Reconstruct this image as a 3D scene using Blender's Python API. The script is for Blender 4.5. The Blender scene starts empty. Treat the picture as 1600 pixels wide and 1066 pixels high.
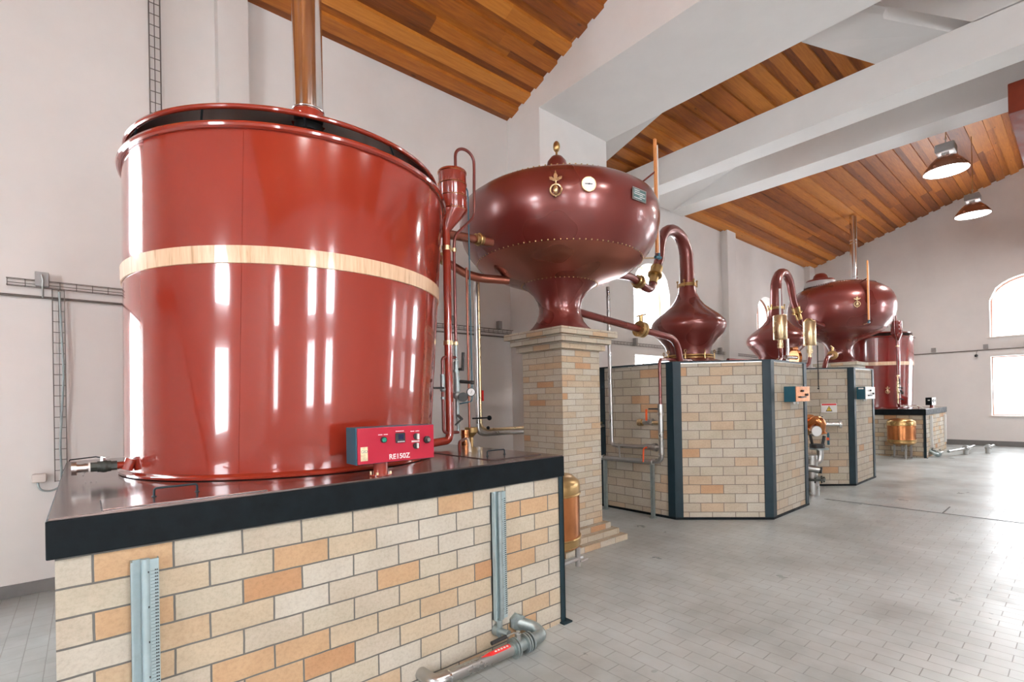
import bpy, bmesh, math, random
from mathutils import Vector, Matrix
random.seed(7)
SC = bpy.context.scene
C = SC.collection
PI = math.pi

# ------------------------------------------------------------------ camera
YAW, PIT, ROL = math.radians(49.286), math.radians(.232), math.radians(-1.099)
F = Vector((math.cos(YAW)*math.cos(PIT), math.sin(YAW)*math.cos(PIT), math.sin(PIT)))
r0 = Vector((math.sin(YAW), -math.cos(YAW), 0)); u0 = r0.cross(F)
RR = r0*math.cos(ROL)+u0*math.sin(ROL); UU = -r0*math.sin(ROL)+u0*math.cos(ROL)
cam = bpy.data.cameras.new('camera'); co = bpy.data.objects.new('camera', cam); C.objects.link(co)
m = Matrix((RR, UU, -F)).transposed().to_4x4(); m.translation = (0, 0, 1.5); co.matrix_world = m
cam.sensor_width = 36; cam.lens = 775.8*36/1600; cam.shift_y = 89.9/1600; cam.clip_start = .02
SC.camera = co

# ------------------------------------------------------------------ world, exposure
SC.view_settings.view_transform = 'Standard'; SC.view_settings.look = 'None'
SC.view_settings.gamma = 1; SC.view_settings.use_curve_mapping = False
SC.view_settings.exposure = 0.42
w = bpy.data.worlds.new('sky'); SC.world = w; w.use_nodes = True
bg = w.node_tree.nodes['Background']; bg.inputs[0].default_value = (.86, .93, 1, 1); bg.inputs[1].default_value = 4.2

def area(name, loc, rot, sx, sy, power, col=(.90, .95, 1)):
    L = bpy.data.lights.new(name, 'AREA'); L.shape = 'RECTANGLE'; L.size = sx; L.size_y = sy
    L.energy = power; L.color = col
    o = bpy.data.objects.new(name, L); C.objects.link(o); o.location = loc; o.rotation_euler = rot
    return o
WIN_S = [(-4.9, .7), (-.33, .9), (1.9, .9), (16.9, 1.4)]      # south wall windows: x, width
WIN_N = [(-1.75, 1.4), (9.45, 1.37), (15.4, 1.4)]                                       # north wall windows
YN, YN2, YS, XW, XE = 5.65, 6.2, -6.8, -6.0, 18.9
for x, wd in WIN_S:
    area('daylight', (x, YS-.15, 3.65), (PI/2, 0, PI), wd, 1.3, 165*wd)
    area('daylight', (x, YS-.15, 1.6), (PI/2, 0, PI), wd, 1.5, 70*wd)
for y in (-.1,):
    area('daylight', (XW-.15, y, 3.55), (PI/2, 0, -PI/2), 1.3, 1.1, 150)
    area('daylight', (XW-.15, y, 1.6), (PI/2, 0, -PI/2), 1.3, 1.5, 90)

for z, sy in ((3.7, 1.3), (1.65, 1.5)):
    area('daylight', (XE+.2, .87, z), (PI/2, 0, PI/2), 1.5, sy, 95 if z > 3 else 40)
    area('daylight', (9.45, YN2+.2, z), (PI/2, 0, 0), 1.2, sy, 40)
    area('daylight', (-1.75, YN+.2, z), (PI/2, 0, 0), 1.2, sy, 60)

# ------------------------------------------------------------------ materials
def newmat(name):
    m = bpy.data.materials.new(name); m.use_nodes = True
    nt = m.node_tree; b = nt.nodes['Principled BSDF']; return m, nt, b
def nd(nt, typ, **kw):
    n = nt.nodes.new(typ)
    for k, v in kw.items():
        if k in n.inputs.keys() if isinstance(k, str) else False: n.inputs[k].default_value = v
        else: setattr(n, k, v)
    return n
def ramp(nt, stops, interp='LINEAR'):
    n = nt.nodes.new('ShaderNodeValToRGB'); n.color_ramp.interpolation = interp
    e = n.color_ramp.elements
    while len(e) < len(stops): e.new(.5)
    for i, (p, c) in enumerate(stops):
        e[i].position = p; e[i].color = (*c, 1) if len(c) == 3 else c
    return n
def noise(nt, scale, detail=4, rough=.6, coord=None, dim=None):
    n = nt.nodes.new('ShaderNodeTexNoise'); n.inputs['Scale'].default_value = scale
    n.inputs['Detail'].default_value = detail; n.inputs['Roughness'].default_value = rough
    if coord is not None: nt.links.new(coord, n.inputs['Vector'])
    return n
def bump(nt, b, h, strength=.3, dist=.01):
    n = nt.nodes.new('ShaderNodeBump'); n.inputs['Strength'].default_value = strength; n.inputs['Distance'].default_value = dist
    nt.links.new(h, n.inputs['Height']); nt.links.new(n.outputs[0], b.inputs['Normal']); return n
def plain(name, col, rough=.5, metal=0, coat=0, var=.12, scale=6, bumps=0, spec=None, coat_rough=.05, det=5):
    m, nt, b = newmat(name)
    tc = nd(nt, 'ShaderNodeTexCoord'); n = noise(nt, scale, det, .6, tc.outputs['Object'])
    lo = [c*(1-var) for c in col]; hi = [min(1, c*(1+var)) for c in col]
    r = ramp(nt, [(.3, lo), (.7, hi)]); nt.links.new(n.outputs[0], r.inputs[0]); nt.links.new(r.outputs[0], b.inputs['Base Color'])
    rr = ramp(nt, [(.3, [max(0, rough*.8)]*3), (.7, [min(1, rough*1.2)]*3)]); nt.links.new(n.outputs[0], rr.inputs[0]); nt.links.new(rr.outputs[0], b.inputs['Roughness'])
    b.inputs['Metallic'].default_value = metal; b.inputs['Coat Weight'].default_value = coat; b.inputs['Coat Roughness'].default_value = coat_rough
    if spec is not None: b.inputs['Specular IOR Level'].default_value = spec
    if bumps:
        n2 = noise(nt, scale*6, 3, .6, tc.outputs['Object']); bump(nt, b, n2.outputs[0], bumps, .01)
    return m
def emit(name, col, s):
    m, nt, b = newmat(name); b.inputs['Base Color'].default_value = (*col, 1)
    b.inputs['Emission Color'].default_value = (*col, 1); b.inputs['Emission Strength'].default_value = s
    return m
M = {}
M['plaster'] = plain('white plaster', (.76, .735, .71), .85, var=.045, scale=1.3, bumps=.12)
M['beam'] = plain('white painted concrete', (.86, .845, .825), .8, var=.03, scale=2, bumps=.08)
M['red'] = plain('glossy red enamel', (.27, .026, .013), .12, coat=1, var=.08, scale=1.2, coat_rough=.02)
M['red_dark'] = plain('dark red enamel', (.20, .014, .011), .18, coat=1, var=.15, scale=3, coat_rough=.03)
M['redpanel'] = plain('crimson panel lacquer', (.42, .010, .034), .35, var=.03)
M['hoop'] = plain('pale wood hoop', (.80, .50, .30), .35, coat=.5, var=.1, scale=9)
M['copper_red'] = plain('burgundy lacquered copper', (.175, .028, .021), .30, metal=.35, coat=.7, var=.08, scale=1.6, coat_rough=.16, det=1)
M['copper_low'] = plain('burnished brown copper', (.33, .105, .065), .30, metal=.75, coat=.4, var=.25, scale=2.0, coat_rough=.15, det=1)
M['copper'] = plain('polished copper', (.62, .25, .10), .22, metal=1, var=.2, scale=5)
M['brass'] = plain('brass', (.50, .34, .15), .32, metal=1, var=.07, scale=6, det=1)
M['pale_brass'] = plain('pale brass', (.72, .56, .34), .3, metal=1, var=.12, scale=12)
M['steel'] = plain('stainless steel', (.50, .50, .49), .3, metal=1, var=.1, scale=5)
M['chrome'] = plain('polished steel', (.76, .76, .76), .14, metal=1, var=.06, scale=5)
M['galv'] = plain('galvanised steel', (.34, .40, .40), .4, metal=.7, var=.15, scale=22)
M['galv_blue'] = plain('pale grey anodised channel', (.36, .46, .48), .45, metal=.2, var=.08, scale=20)
M['wire'] = plain('dull zinc wire', (.16, .14, .125), .55, metal=.4, var=.1)
M['gunmetal'] = plain('green black cast iron', (.045, .052, .045), .5, metal=.3, var=.3, scale=20)
M['black'] = plain('black painted steel', (.006, .009, .011), .55, var=.4, scale=14, bumps=.05, spec=.12)
M['darkblue'] = plain('dark petrol blue steel', (.010, .026, .035), .45, var=.2, scale=8, spec=.3)
M['dark'] = plain('dark rubber', (.02, .02, .02), .5, var=.2)
M['teal'] = plain('dark teal cover', (.012, .09, .13), .4, var=.1)
M['top'] = plain('brown black sheet steel', (.21, .155, .145), .20, metal=.8, coat=.3, var=.35, scale=2.5, coat_rough=.1)
M['lidmetal'] = plain('dark mirror sheet metal', (.16, .14, .125), .18, metal=1, var=.3, scale=1.4)
M['hat'] = plain('grey galvanised cone', (.42, .40, .40), .4, metal=.5, var=.1)
M['white'] = plain('white plastic', (.8, .8, .78), .4, var=.02)
M['orange'] = plain('orange lever paint', (.75, .10, .02), .4, var=.05)
M['green'] = plain('green plastic', (.02, .32, .22), .4, var=.05)
M['lightwood'] = plain('orange varnished lath', (.72, .30, .10), .4, var=.12, scale=15)
M['cream_tube'] = plain('cream insulated tube', (.72, .70, .62), .4, var=.06)
M['frame'] = plain('brown window frame', (.36, .17, .11), .5, var=.15)
M['sill'] = plain('pale stone sill', (.78, .72, .67), .6, var=.05)
M['baseb'] = plain('grey ceramic skirting', (.17, .165, .16), .35, var=.12, scale=5)
M['lampshade'] = plain('brown tinted reflector', (.34, .17, .11), .25, metal=.6, var=.15)
M['greybox'] = plain('grey plastic box', (.30, .29, .28), .45, var=.1)
M['lamp'] = emit('lit lamp lens', (.93, .96, 1), 9)
M['pane'] = emit('overexposed daylight pane', (.95, .97, 1), 1.7)
M['display'] = plain('dark blue display', (.01, .012, .05), .2, var=.1)
M['dialface'] = plain('white dial face', (.82, .85, .86), .3, var=.02)
M['sticker'] = plain('gold and white sticker', (.80, .66, .42), .4, var=.35, scale=30)
M['signred'] = plain('red print', (.75, .03, .03), .4, var=.02)
M['yellow'] = plain('yellow print', (.85, .62, .05), .4, var=.02)
M['duct'] = plain('red brown painted duct', (.22, .035, .015), .6, var=.15, scale=4, spec=.2)
M['plate'] = plain('teal etched plate', (.16, .28, .28), .35, metal=.6, var=.3, scale=40)

def brickmat(name, W, H, pu, pv, mort=(.13, .125, .115), pale=0, ms=.0042):
    m, nt, b = newmat(name); L = nt.links.new
    uv = nd(nt, 'ShaderNodeUVMap'); uv.uv_map = 'UVMap'
    mp = nd(nt, 'ShaderNodeMapping'); mp.inputs['Location'].default_value = (pu, pv, 0); L(uv.outputs[0], mp.inputs[0])
    wob = noise(nt, 9, 2, .5, mp.outputs[0])
    sub = nd(nt, 'ShaderNodeVectorMath', operation='SUBTRACT'); L(wob.outputs['Color'], sub.inputs[0]); sub.inputs[1].default_value = (.5, .5, .5)
    sc = nd(nt, 'ShaderNodeVectorMath', operation='SCALE'); L(sub.outputs[0], sc.inputs[0]); sc.inputs['Scale'].default_value = .005
    ad = nd(nt, 'ShaderNodeVectorMath', operation='ADD'); L(mp.outputs[0], ad.inputs[0]); L(sc.outputs[0], ad.inputs[1])
    t = nd(nt, 'ShaderNodeTexBrick'); t.offset = .5; L(ad.outputs[0], t.inputs['Vector'])
    t.inputs['Color1'].default_value = (0, 0, 0, 1); t.inputs['Color2'].default_value = (1, 1, 1, 1); t.inputs['Mortar'].default_value = (.5, .5, .5, 1)
    t.inputs['Scale'].default_value = 1; t.inputs['Mortar Size'].default_value = ms; t.inputs['Mortar Smooth'].default_value = .25
    t.inputs['Brick Width'].default_value = W; t.inputs['Row Height'].default_value = H; t.inputs['Bias'].default_value = 0
    k = 1-pale
    g = lambda a, b_: tuple(x*(1-pale)+y*pale for x, y in zip(a, b_))
    cs = [(0, (.64, .58, .47)), (.2, g((.66, .55, .41), (.68, .62, .53))), (.36, (.63, .56, .46)), (.5, (.68, .64, .56)), (.64, g((.65, .49, .33), (.66, .59, .49))),
          (.76, (.66, .61, .52)), (.87, g((.66, .44, .26), (.68, .56, .43))), (.965, g((.60, .34, .18), (.68, .44, .27)))]
    cs = [(p_, tuple(v_*f_ for v_, f_ in zip(c_, (.88, .875, .85)))) for p_, c_ in cs]
    r = ramp(nt, cs, 'CONSTANT'); L(t.outputs['Color'], r.inputs[0])
    n1 = noise(nt, 60, 6, .75, mp.outputs[0]); r1 = ramp(nt, [(.28, (.80, .78, .76)), (.55, (1, 1, 1))]); L(n1.outputs[0], r1.inputs[0])
    n2 = noise(nt, 5, 4, .6, mp.outputs[0]); r2 = ramp(nt, [(.3, (.80, .78, .755)), (.7, (.93, .93, .93))]); L(n2.outputs[0], r2.inputs[0])
    mx = nd(nt, 'ShaderNodeMix', data_type='RGBA', blend_type='MULTIPLY'); mx.inputs[0].default_value = 1; L(r.outputs[0], mx.inputs[6]); L(r1.outputs[0], mx.inputs[7])
    mx2 = nd(nt, 'ShaderNodeMix', data_type='RGBA', blend_type='MULTIPLY'); mx2.inputs[0].default_value = 1; L(mx.outputs[2], mx2.inputs[6]); L(r2.outputs[0], mx2.inputs[7])
    mm = nd(nt, 'ShaderNodeMix', data_type='RGBA'); L(t.outputs['Fac'], mm.inputs[0]); L(mx2.outputs[2], mm.inputs[6]); mm.inputs[7].default_value = (*mort, 1)
    L(mm.outputs[2], b.inputs['Base Color']); b.inputs['Roughness'].default_value = .8
    h = nd(nt, 'ShaderNodeMath', operation='MULTIPLY_ADD'); L(t.outputs['Fac'], h.inputs[0]); h.inputs[1].default_value = -1; 
    hn = nd(nt, 'ShaderNodeMath', operation='MULTIPLY'); L(n1.outputs[0], hn.inputs[0]); hn.inputs[1].default_value = .25; L(hn.outputs[0], h.inputs[2])
    bump(nt, b, h.outputs[0], .6, .006)
    return m
M['brick_near'] = brickmat('buff facing brick', .2406, .105, .2406*4-.0149, 1.05-.98)
M['brick_pillar'] = brickmat('buff narrow brick', .24, .0625, .05, .0, mort=(.24, .19, .15), pale=.35, ms=.003)
M['brick_oct'] = brickmat('pale buff brick', .275, .111, .1, .02, mort=(.20, .165, .14), pale=.7, ms=.0045)
M['brick_far'] = brickmat('tan brick', .2406, .105, .1, .07, mort=(.16, .13, .11), pale=0, ms=.006)

def floormat():
    m, nt, b = newmat('grey floor tiles'); L = nt.links.new
    tc = nd(nt, 'ShaderNodeTexCoord')
    mp = nd(nt, 'ShaderNodeMapping'); mp.inputs['Rotation'].default_value = (0, 0, -PI/2); mp.inputs['Location'].default_value = (-.762+.2075*10, 3.307-.107*30*0, 0)
    mp.vector_type = 'POINT'; L(tc.outputs['Object'], mp.inputs[0])
    # after a quarter turn the texture's x runs along world -y and its y along world x
    t = nd(nt, 'ShaderNodeTexBrick'); t.offset = .5; L(mp.outputs[0], t.inputs['Vector'])
    t.inputs['Color1'].default_value = (0, 0, 0, 1); t.inputs['Color2'].default_value = (1, 1, 1, 1); t.inputs['Mortar'].default_value = (.5, .5, .5, 1)
    t.inputs['Scale'].default_value = 1; t.inputs['Mortar Size'].default_value = .0028; t.inputs['Mortar Smooth'].default_value = .3
    t.inputs['Brick Width'].default_value = .2075; t.inputs['Row Height'].default_value = .107
    sx = nd(nt, 'ShaderNodeSeparateXYZ'); L(tc.outputs['Object'], sx.inputs[0])
    nz = noise(nt, .9, 5, .6, tc.outputs['Object'])
    # joints show where the floor is clean (south strip, and the near west part); elsewhere a film of cement dust fills them
    a = nd(nt, 'ShaderNodeMath', operation='MULTIPLY_ADD'); L(nz.outputs[0], a.inputs[0]); a.inputs[1].default_value = 1.2; L(sx.outputs['Y'], a.inputs[2])
    ms = nd(nt, 'ShaderNodeMapRange'); L(a.outputs[0], ms.inputs[0]); ms.inputs[1].default_value = 1.25; ms.inputs[2].default_value = 1.8; ms.inputs[3].default_value = 1; ms.inputs[4].default_value = .02
    mw = nd(nt, 'ShaderNodeMapRange'); L(sx.outputs['X'], mw.inputs[0]); mw.inputs[1].default_value = 1.9; mw.inputs[2].default_value = 2.7; mw.inputs[3].default_value = .6; mw.inputs[4].default_value = 0
    mxm = nd(nt, 'ShaderNodeMath', operation='MAXIMUM'); L(ms.outputs[0], mxm.inputs[0]); L(mw.outputs[0], mxm.inputs[1])
    fac = nd(nt, 'ShaderNodeMath', operation='MULTIPLY'); L(t.outputs['Fac'], fac.inputs[0]); L(mxm.outputs[0], fac.inputs[1])
    r = ramp(nt, [(0, (.40, .45, .45)), (.5, (.44, .48, .48)), (1, (.48, .51, .51))]); L(t.outputs['Color'], r.inputs[0])
    n2 = noise(nt, 1.1, 7, .62, tc.outputs['Object']); r2 = ramp(nt, [(.36, (.28, .295, .285)), (.5, (.40, .435, .43)), (.64, (.50, .55, .555))]); L(n2.outputs[0], r2.inputs[0])
    st = nd(nt, 'ShaderNodeMapping'); st.inputs['Scale'].default_value = (5, .8, 1); L(tc.outputs['Object'], st.inputs[0])
    mm = nd(nt, 'ShaderNodeMix', data_type='RGBA'); L(mxm.outputs[0], mm.inputs[0]); L(r2.outputs[0], mm.inputs[6])
    half = nd(nt, 'ShaderNodeMix', data_type='RGBA'); half.inputs[0].default_value = .5; L(r.outputs[0], half.inputs[6]); L(r2.outputs[0], half.inputs[7]); L(half.outputs[2], mm.inputs[7])
    mj = nd(nt, 'ShaderNodeMix', data_type='RGBA'); L(fac.outputs[0], mj.inputs[0]); L(mm.outputs[2], mj.inputs[6]); mj.inputs[7].default_value = (.19, .19, .18, 1)
    L(mj.outputs[2], b.inputs['Base Color'])
    n3 = noise(nt, 3, 5, .6, tc.outputs['Object']); r3 = ramp(nt, [(.3, (.27,)*3), (.7, (.45,)*3)]); L(n3.outputs[0], r3.inputs[0]); L(r3.outputs[0], b.inputs['Roughness'])
    h = nd(nt, 'ShaderNodeMath', operation='MULTIPLY'); L(fac.outputs[0], h.inputs[0]); h.inputs[1].default_value = -1; bump(nt, b, h.outputs[0], .6, .004)
    return m
M['floor'] = floormat()

def woodmat():
    m, nt, b = newmat('orange varnished ceiling boards'); L = nt.links.new
    uv = nd(nt, 'ShaderNodeUVMap'); uv.uv_map = 'UVMap'
    s = nd(nt, 'ShaderNodeSeparateXYZ'); L(uv.outputs[0], s.inputs[0])
    dv = nd(nt, 'ShaderNodeMath', operation='DIVIDE'); L(s.outputs['Y'], dv.inputs[0]); dv.inputs[1].default_value = BW
    fl = nd(nt, 'ShaderNodeMath', operation='FLOOR'); L(dv.outputs[0], fl.inputs[0])
    wn = nd(nt, 'ShaderNodeTexWhiteNoise', noise_dimensions='1D'); L(fl.outputs[0], wn.inputs['W'])
    ux = nd(nt, 'ShaderNodeMath', operation='MULTIPLY_ADD'); L(wn.outputs['Value'], ux.inputs[0]); ux.inputs[1].default_value = 3.1; L(s.outputs['X'], ux.inputs[2])
    ud = nd(nt, 'ShaderNodeMath', operation='DIVIDE'); L(ux.outputs[0], ud.inputs[0]); ud.inputs[1].default_value = 6.0
    uf = nd(nt, 'ShaderNodeMath', operation='FLOOR'); L(ud.outputs[0], uf.inputs[0])
    cb = nd(nt, 'ShaderNodeCombineXYZ'); L(uf.outputs[0], cb.inputs[0]); L(fl.outputs[0], cb.inputs[1])
    w2 = nd(nt, 'ShaderNodeTexWhiteNoise', noise_dimensions='2D'); L(cb.outputs[0], w2.inputs['Vector'])
    gm = nd(nt, 'ShaderNodeMapping'); gm.inputs['Scale'].default_value = (1.3, 22, 1); L(uv.outputs[0], gm.inputs[0])
    ga = nd(nt, 'ShaderNodeVectorMath', operation='ADD'); L(gm.outputs[0], ga.inputs[0]); L(w2.outputs['Color'], ga.inputs[1])
    g = noise(nt, 2.2, 6, .65, ga.outputs[0])
    sm = nd(nt, 'ShaderNodeMath', operation='MULTIPLY_ADD'); L(w2.outputs['Value'], sm.inputs[0]); sm.inputs[1].default_value = .55
    g2 = nd(nt, 'ShaderNodeMath', operation='MULTIPLY'); L(g.outputs[0], g2.inputs[0]); g2.inputs[1].default_value = .62; L(g2.outputs[0], sm.inputs[2])
    r = ramp(nt, [(.15, (.12, .028, .005)), (.42, (.27, .070, .008)), (.62, (.42, .125, .012)), (.9, (.60, .22, .03))]); L(sm.outputs[0], r.inputs[0])
    kn = nd(nt, 'ShaderNodeTexVoronoi', feature='F1'); km = nd(nt, 'ShaderNodeMapping'); km.inputs['Scale'].default_value = (1.6, 5, 1); L(uv.outputs[0], km.inputs[0]); L(km.outputs[0], kn.inputs['Vector']); kn.inputs['Scale'].default_value = 1.1
    kr = ramp(nt, [(.03, (.25, .2, .2)), (.09, (1, 1, 1))]); L(kn.outputs['Distance'], kr.inputs[0])
    mx = nd(nt, 'ShaderNodeMix', data_type='RGBA', blend_type='MULTIPLY'); mx.inputs[0].default_value = .8; L(r.outputs[0], mx.inputs[6]); L(kr.outputs[0], mx.inputs[7])
    L(mx.outputs[2], b.inputs['Base Color']); b.inputs['Roughness'].default_value = .45
    bump(nt, b, g.outputs[0], .15, .004)
    return m
BW = .14
M['wood'] = woodmat()

# ------------------------------------------------------------------ mesh helpers
class B:
    """collects shapes, then links them as ONE mesh object"""
    def __init__(s): s.bm = bmesh.new()
    def box(s, a, b, bev=0):
        a, b = Vector(a), Vector(b); c = (a+b)/2; d = b-a
        r = bmesh.ops.create_cube(s.bm, size=1, matrix=Matrix.Translation(c) @ Matrix.Diagonal((abs(d.x), abs(d.y), abs(d.z), 1)))
        if bev:
            es = list({e for v in r['verts'] for e in v.link_edges}); bmesh.ops.bevel(s.bm, geom=es, offset=bev, segments=2, affect='EDGES', profile=.5)
        return s
    def obox(s, c, ax, size):
        """box centred at c, ax = local x direction in plan, size along (ax, perp, z)"""
        ax = Vector(ax).normalized(); pz = Vector((0, 0, 1)); py = pz.cross(ax).normalized(); pz = ax.cross(py)
        m = Matrix((ax*size[0], py*size[1], pz*size[2])).transposed().to_4x4(); m.translation = c
        bmesh.ops.create_cube(s.bm, size=1, matrix=m); return s
    def cyl(s, a, b, r, r2=None, seg=20, caps=True):
        a, b = Vector(a), Vector(b); d = b-a; L = d.length
        m = Matrix.Translation((a+b)/2) @ d.to_track_quat('Z', 'Y').to_matrix().to_4x4()
        bmesh.ops.create_cone(s.bm, cap_ends=caps, segments=seg, radius1=r, radius2=r if r2 is None else r2, depth=L, matrix=m); return s
    def sph(s, c, r, sz=(1, 1, 1), seg=16):
        bmesh.ops.create_uvsphere(s.bm, u_segments=seg, v_segments=max(6, seg//2), radius=r, matrix=Matrix.Translation(c) @ Matrix.Diagonal((*sz, 1))); return s
    def lathe(s, prof, c=(0, 0, 0), seg=48, axis=None, shear=(0, 0)):
        """prof: list of (r, h); turned about z through c, or about a given axis direction"""
        c = Vector(c); q = Matrix.Identity(3)
        if axis is not None: q = Vector(axis).to_track_quat('Z', 'Y').to_matrix()
        rings = []
        for r, h in prof:
            if r < 1e-5: rings.append([s.bm.verts.new(c+q @ Vector((0, 0, h)))])
            else: rings.append([s.bm.verts.new(c+q @ Vector((r*math.cos(2*PI*i/seg)+shear[0]*h, r*math.sin(2*PI*i/seg)+shear[1]*h, h))) for i in range(seg)])
        for A, D in zip(rings, rings[1:]):
            for i in range(seg):
                j = (i+1) % seg
                v = [A[i % len(A)], A[j % len(A)], D[j % len(D)], D[i % len(D)]]
                u = []
                for x in v:
                    if x not in u: u.append(x)
                if len(u) >= 3:
                    try: s.bm.faces.new(u)
                    except ValueError: pass
        return s
    def tube(s, pts, r, seg=12, round_=0, closed=False):
        """swept tube; round_ = bend radius put at inner corners; r may be a list"""
        P = [Vector(p) for p in pts]
        if round_ and len(P) > 2:
            Q = [P[0]]
            for i in range(1, len(P)-1):
                a, b, c = P[i-1], P[i], P[i+1]; d1 = (a-b); d2 = (c-b)
                k = min(round_, d1.length*.49, d2.length*.49); p1 = b+d1.normalized()*k; p2 = b+d2.normalized()*k
                for t in (0, .2, .4, .6, .8, 1): Q.append(p1*(1-t)**2+b*2*t*(1-t)+p2*t*t)
            Q.append(P[-1]); P = Q
        n = len(P); R = r if isinstance(r, (list, tuple)) else [r]*n
        if len(R) != n: R = [R[int(i*(len(R)-1)/(n-1))] for i in range(n)]
        up = None; rings = []
        for i in range(n):
            a = P[(i-1) % n] if (closed or i > 0) else P[i]; b = P[(i+1) % n] if (closed or i < n-1) else P[i]
            t = (b-a).normalized()
            if up is None:
                up = Vector((0, 0, 1)) if abs(t.z) < .9 else Vector((1, 0, 0))
            x = t.cross(up); 
            if x.length < 1e-4: up = Vector((0, 1, 0)); x = t.cross(up)
            x.normalize(); up = x.cross(t).normalized()
            rings.append([s.bm.verts.new(P[i]+(x*math.cos(2*PI*k/seg)+up*math.sin(2*PI*k/seg))*R[i]) for k in range(seg)])
        m = n if closed else n-1
        for i in range(m):
            A, D = rings[i], rings[(i+1) % n]
            for k in range(seg): s.bm.faces.new((A[k], A[(k+1) % seg], D[(k+1) % seg], D[k]))
        if not closed:
            s.bm.faces.new(rings[0][::-1]); s.bm.faces.new(rings[-1])
        return s
    def ring(s, c, R, r, seg=64, n=10, axis=None):
        c = Vector(c); q = Matrix.Identity(3)
        if axis is not None: q = Vector(axis).to_track_quat('Z', 'Y').to_matrix()
        return s.tube([c+q @ Vector((R*math.cos(2*PI*i/seg), R*math.sin(2*PI*i/seg), 0)) for i in range(seg)], r, n, closed=True)
    def poly(s, pts, th):
        """solid slab from a planar outline, th = offset vector"""
        th = Vector(th); a = [s.bm.verts.new(p) for p in pts]; b = [s.bm.verts.new(Vector(p)+th) for p in pts]; n = len(a)
        s.bm.faces.new(a[::-1]); s.bm.faces.new(b)
        for i in range(n): s.bm.faces.new((a[i], a[(i+1) % n], b[(i+1) % n], b[i]))
        return s
    def rivets(s, c, R, z, n, r=.008, out=True):
        for i in range(n):
            a = 2*PI*i/n; bmesh.ops.create_icosphere(s.bm, subdivisions=1, radius=r, matrix=Matrix.Translation((c[0]+R*math.cos(a), c[1]+R*math.sin(a), z)))
        return s
    def build(s, name, mat, parent=None, smooth=True, uv=False, xf=None, label=None, sharp=35):
        bm = s.bm
        if xf:
            for v in bm.verts: v.co = xf(v.co)
        bmesh.ops.recalc_face_normals(bm, faces=bm.faces)
        if uv:
            l = bm.loops.layers.uv.new('UVMap'); Z = Vector((0, 0, 1))
            for f in bm.faces:
                n = f.normal
                if abs(n.z) > .7: 
                    for lp in f.loops: lp[l].uv = (lp.vert.co.x, lp.vert.co.y)
                else:
                    t = Z.cross(n).normalized()
                    for lp in f.loops: lp[l].uv = (lp.vert.co.dot(t), lp.vert.co.z)
        root = parent
        while root is not None and root.parent is not None: root = root.parent
        if root is not None:
            off = root.location
            for v in bm.verts: v.co -= off
            base = Vector((0, 0, 0))
        else:
            xs = [v.co for v in bm.verts]; base = Vector(((min(v.x for v in xs)+max(v.x for v in xs))/2, (min(v.y for v in xs)+max(v.y for v in xs))/2, min(v.z for v in xs)))
            for v in bm.verts: v.co -= base
        me = bpy.data.meshes.new(name); bm.to_mesh(me); bm.free()
        me.materials.append(M[mat] if isinstance(mat, str) else mat)
        if smooth:
            for p in me.polygons: p.use_smooth = True
            try: me.set_sharp_from_angle(angle=math.radians(sharp))
            except Exception: pass
        o = bpy.data.objects.new(name, me); C.objects.link(o)
        if parent is not None: o.parent = parent
        else: o.location = base
        if label: o['label'] = label
        return o
def tag(o, label, cat, group=None):
    o['label'] = label; o['category'] = cat
    if group: o['group'] = group
    return o
def thing(name, loc, label, cat, group=None):
    o = bpy.data.objects.new(name, None); o.empty_display_size = .1; C.objects.link(o); o.location = loc; bpy.context.view_layer.update()
    return tag(o, label, cat, group)
def struct(o): o['kind'] = 'structure'; return o
def MX2(v): return Vector((17.0-v.x, v.y+.12, v.z))
def MX3(v): return Vector((17.0-v.x, v.y+.28, v.z))
def MX(v): return Vector((17.0-v.x, v.y, v.z))      # the second distilling line mirrors the first about x = 8.5
def text(s, size, loc, rot, mat, parent, name='lettering', ext=.0008, align='LEFT'):
    cu = bpy.data.curves.new(name, 'FONT'); cu.body = s; cu.size = size; cu.extrude = ext; cu.align_x = align; cu.offset = size*.016
    cu.materials.append(M[mat]); tmp = bpy.data.objects.new(name, cu); C.objects.link(tmp); bpy.context.view_layer.update()
    me = bpy.data.meshes.new_from_object(tmp.evaluated_get(bpy.context.evaluated_depsgraph_get())); bpy.data.objects.remove(tmp)
    o = bpy.data.objects.new(name, me); C.objects.link(o)
    root = parent
    while root.parent is not None: root = root.parent
    o.parent = parent; o.location = Vector(loc)-root.location; o.rotation_euler = rot
    return o

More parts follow.
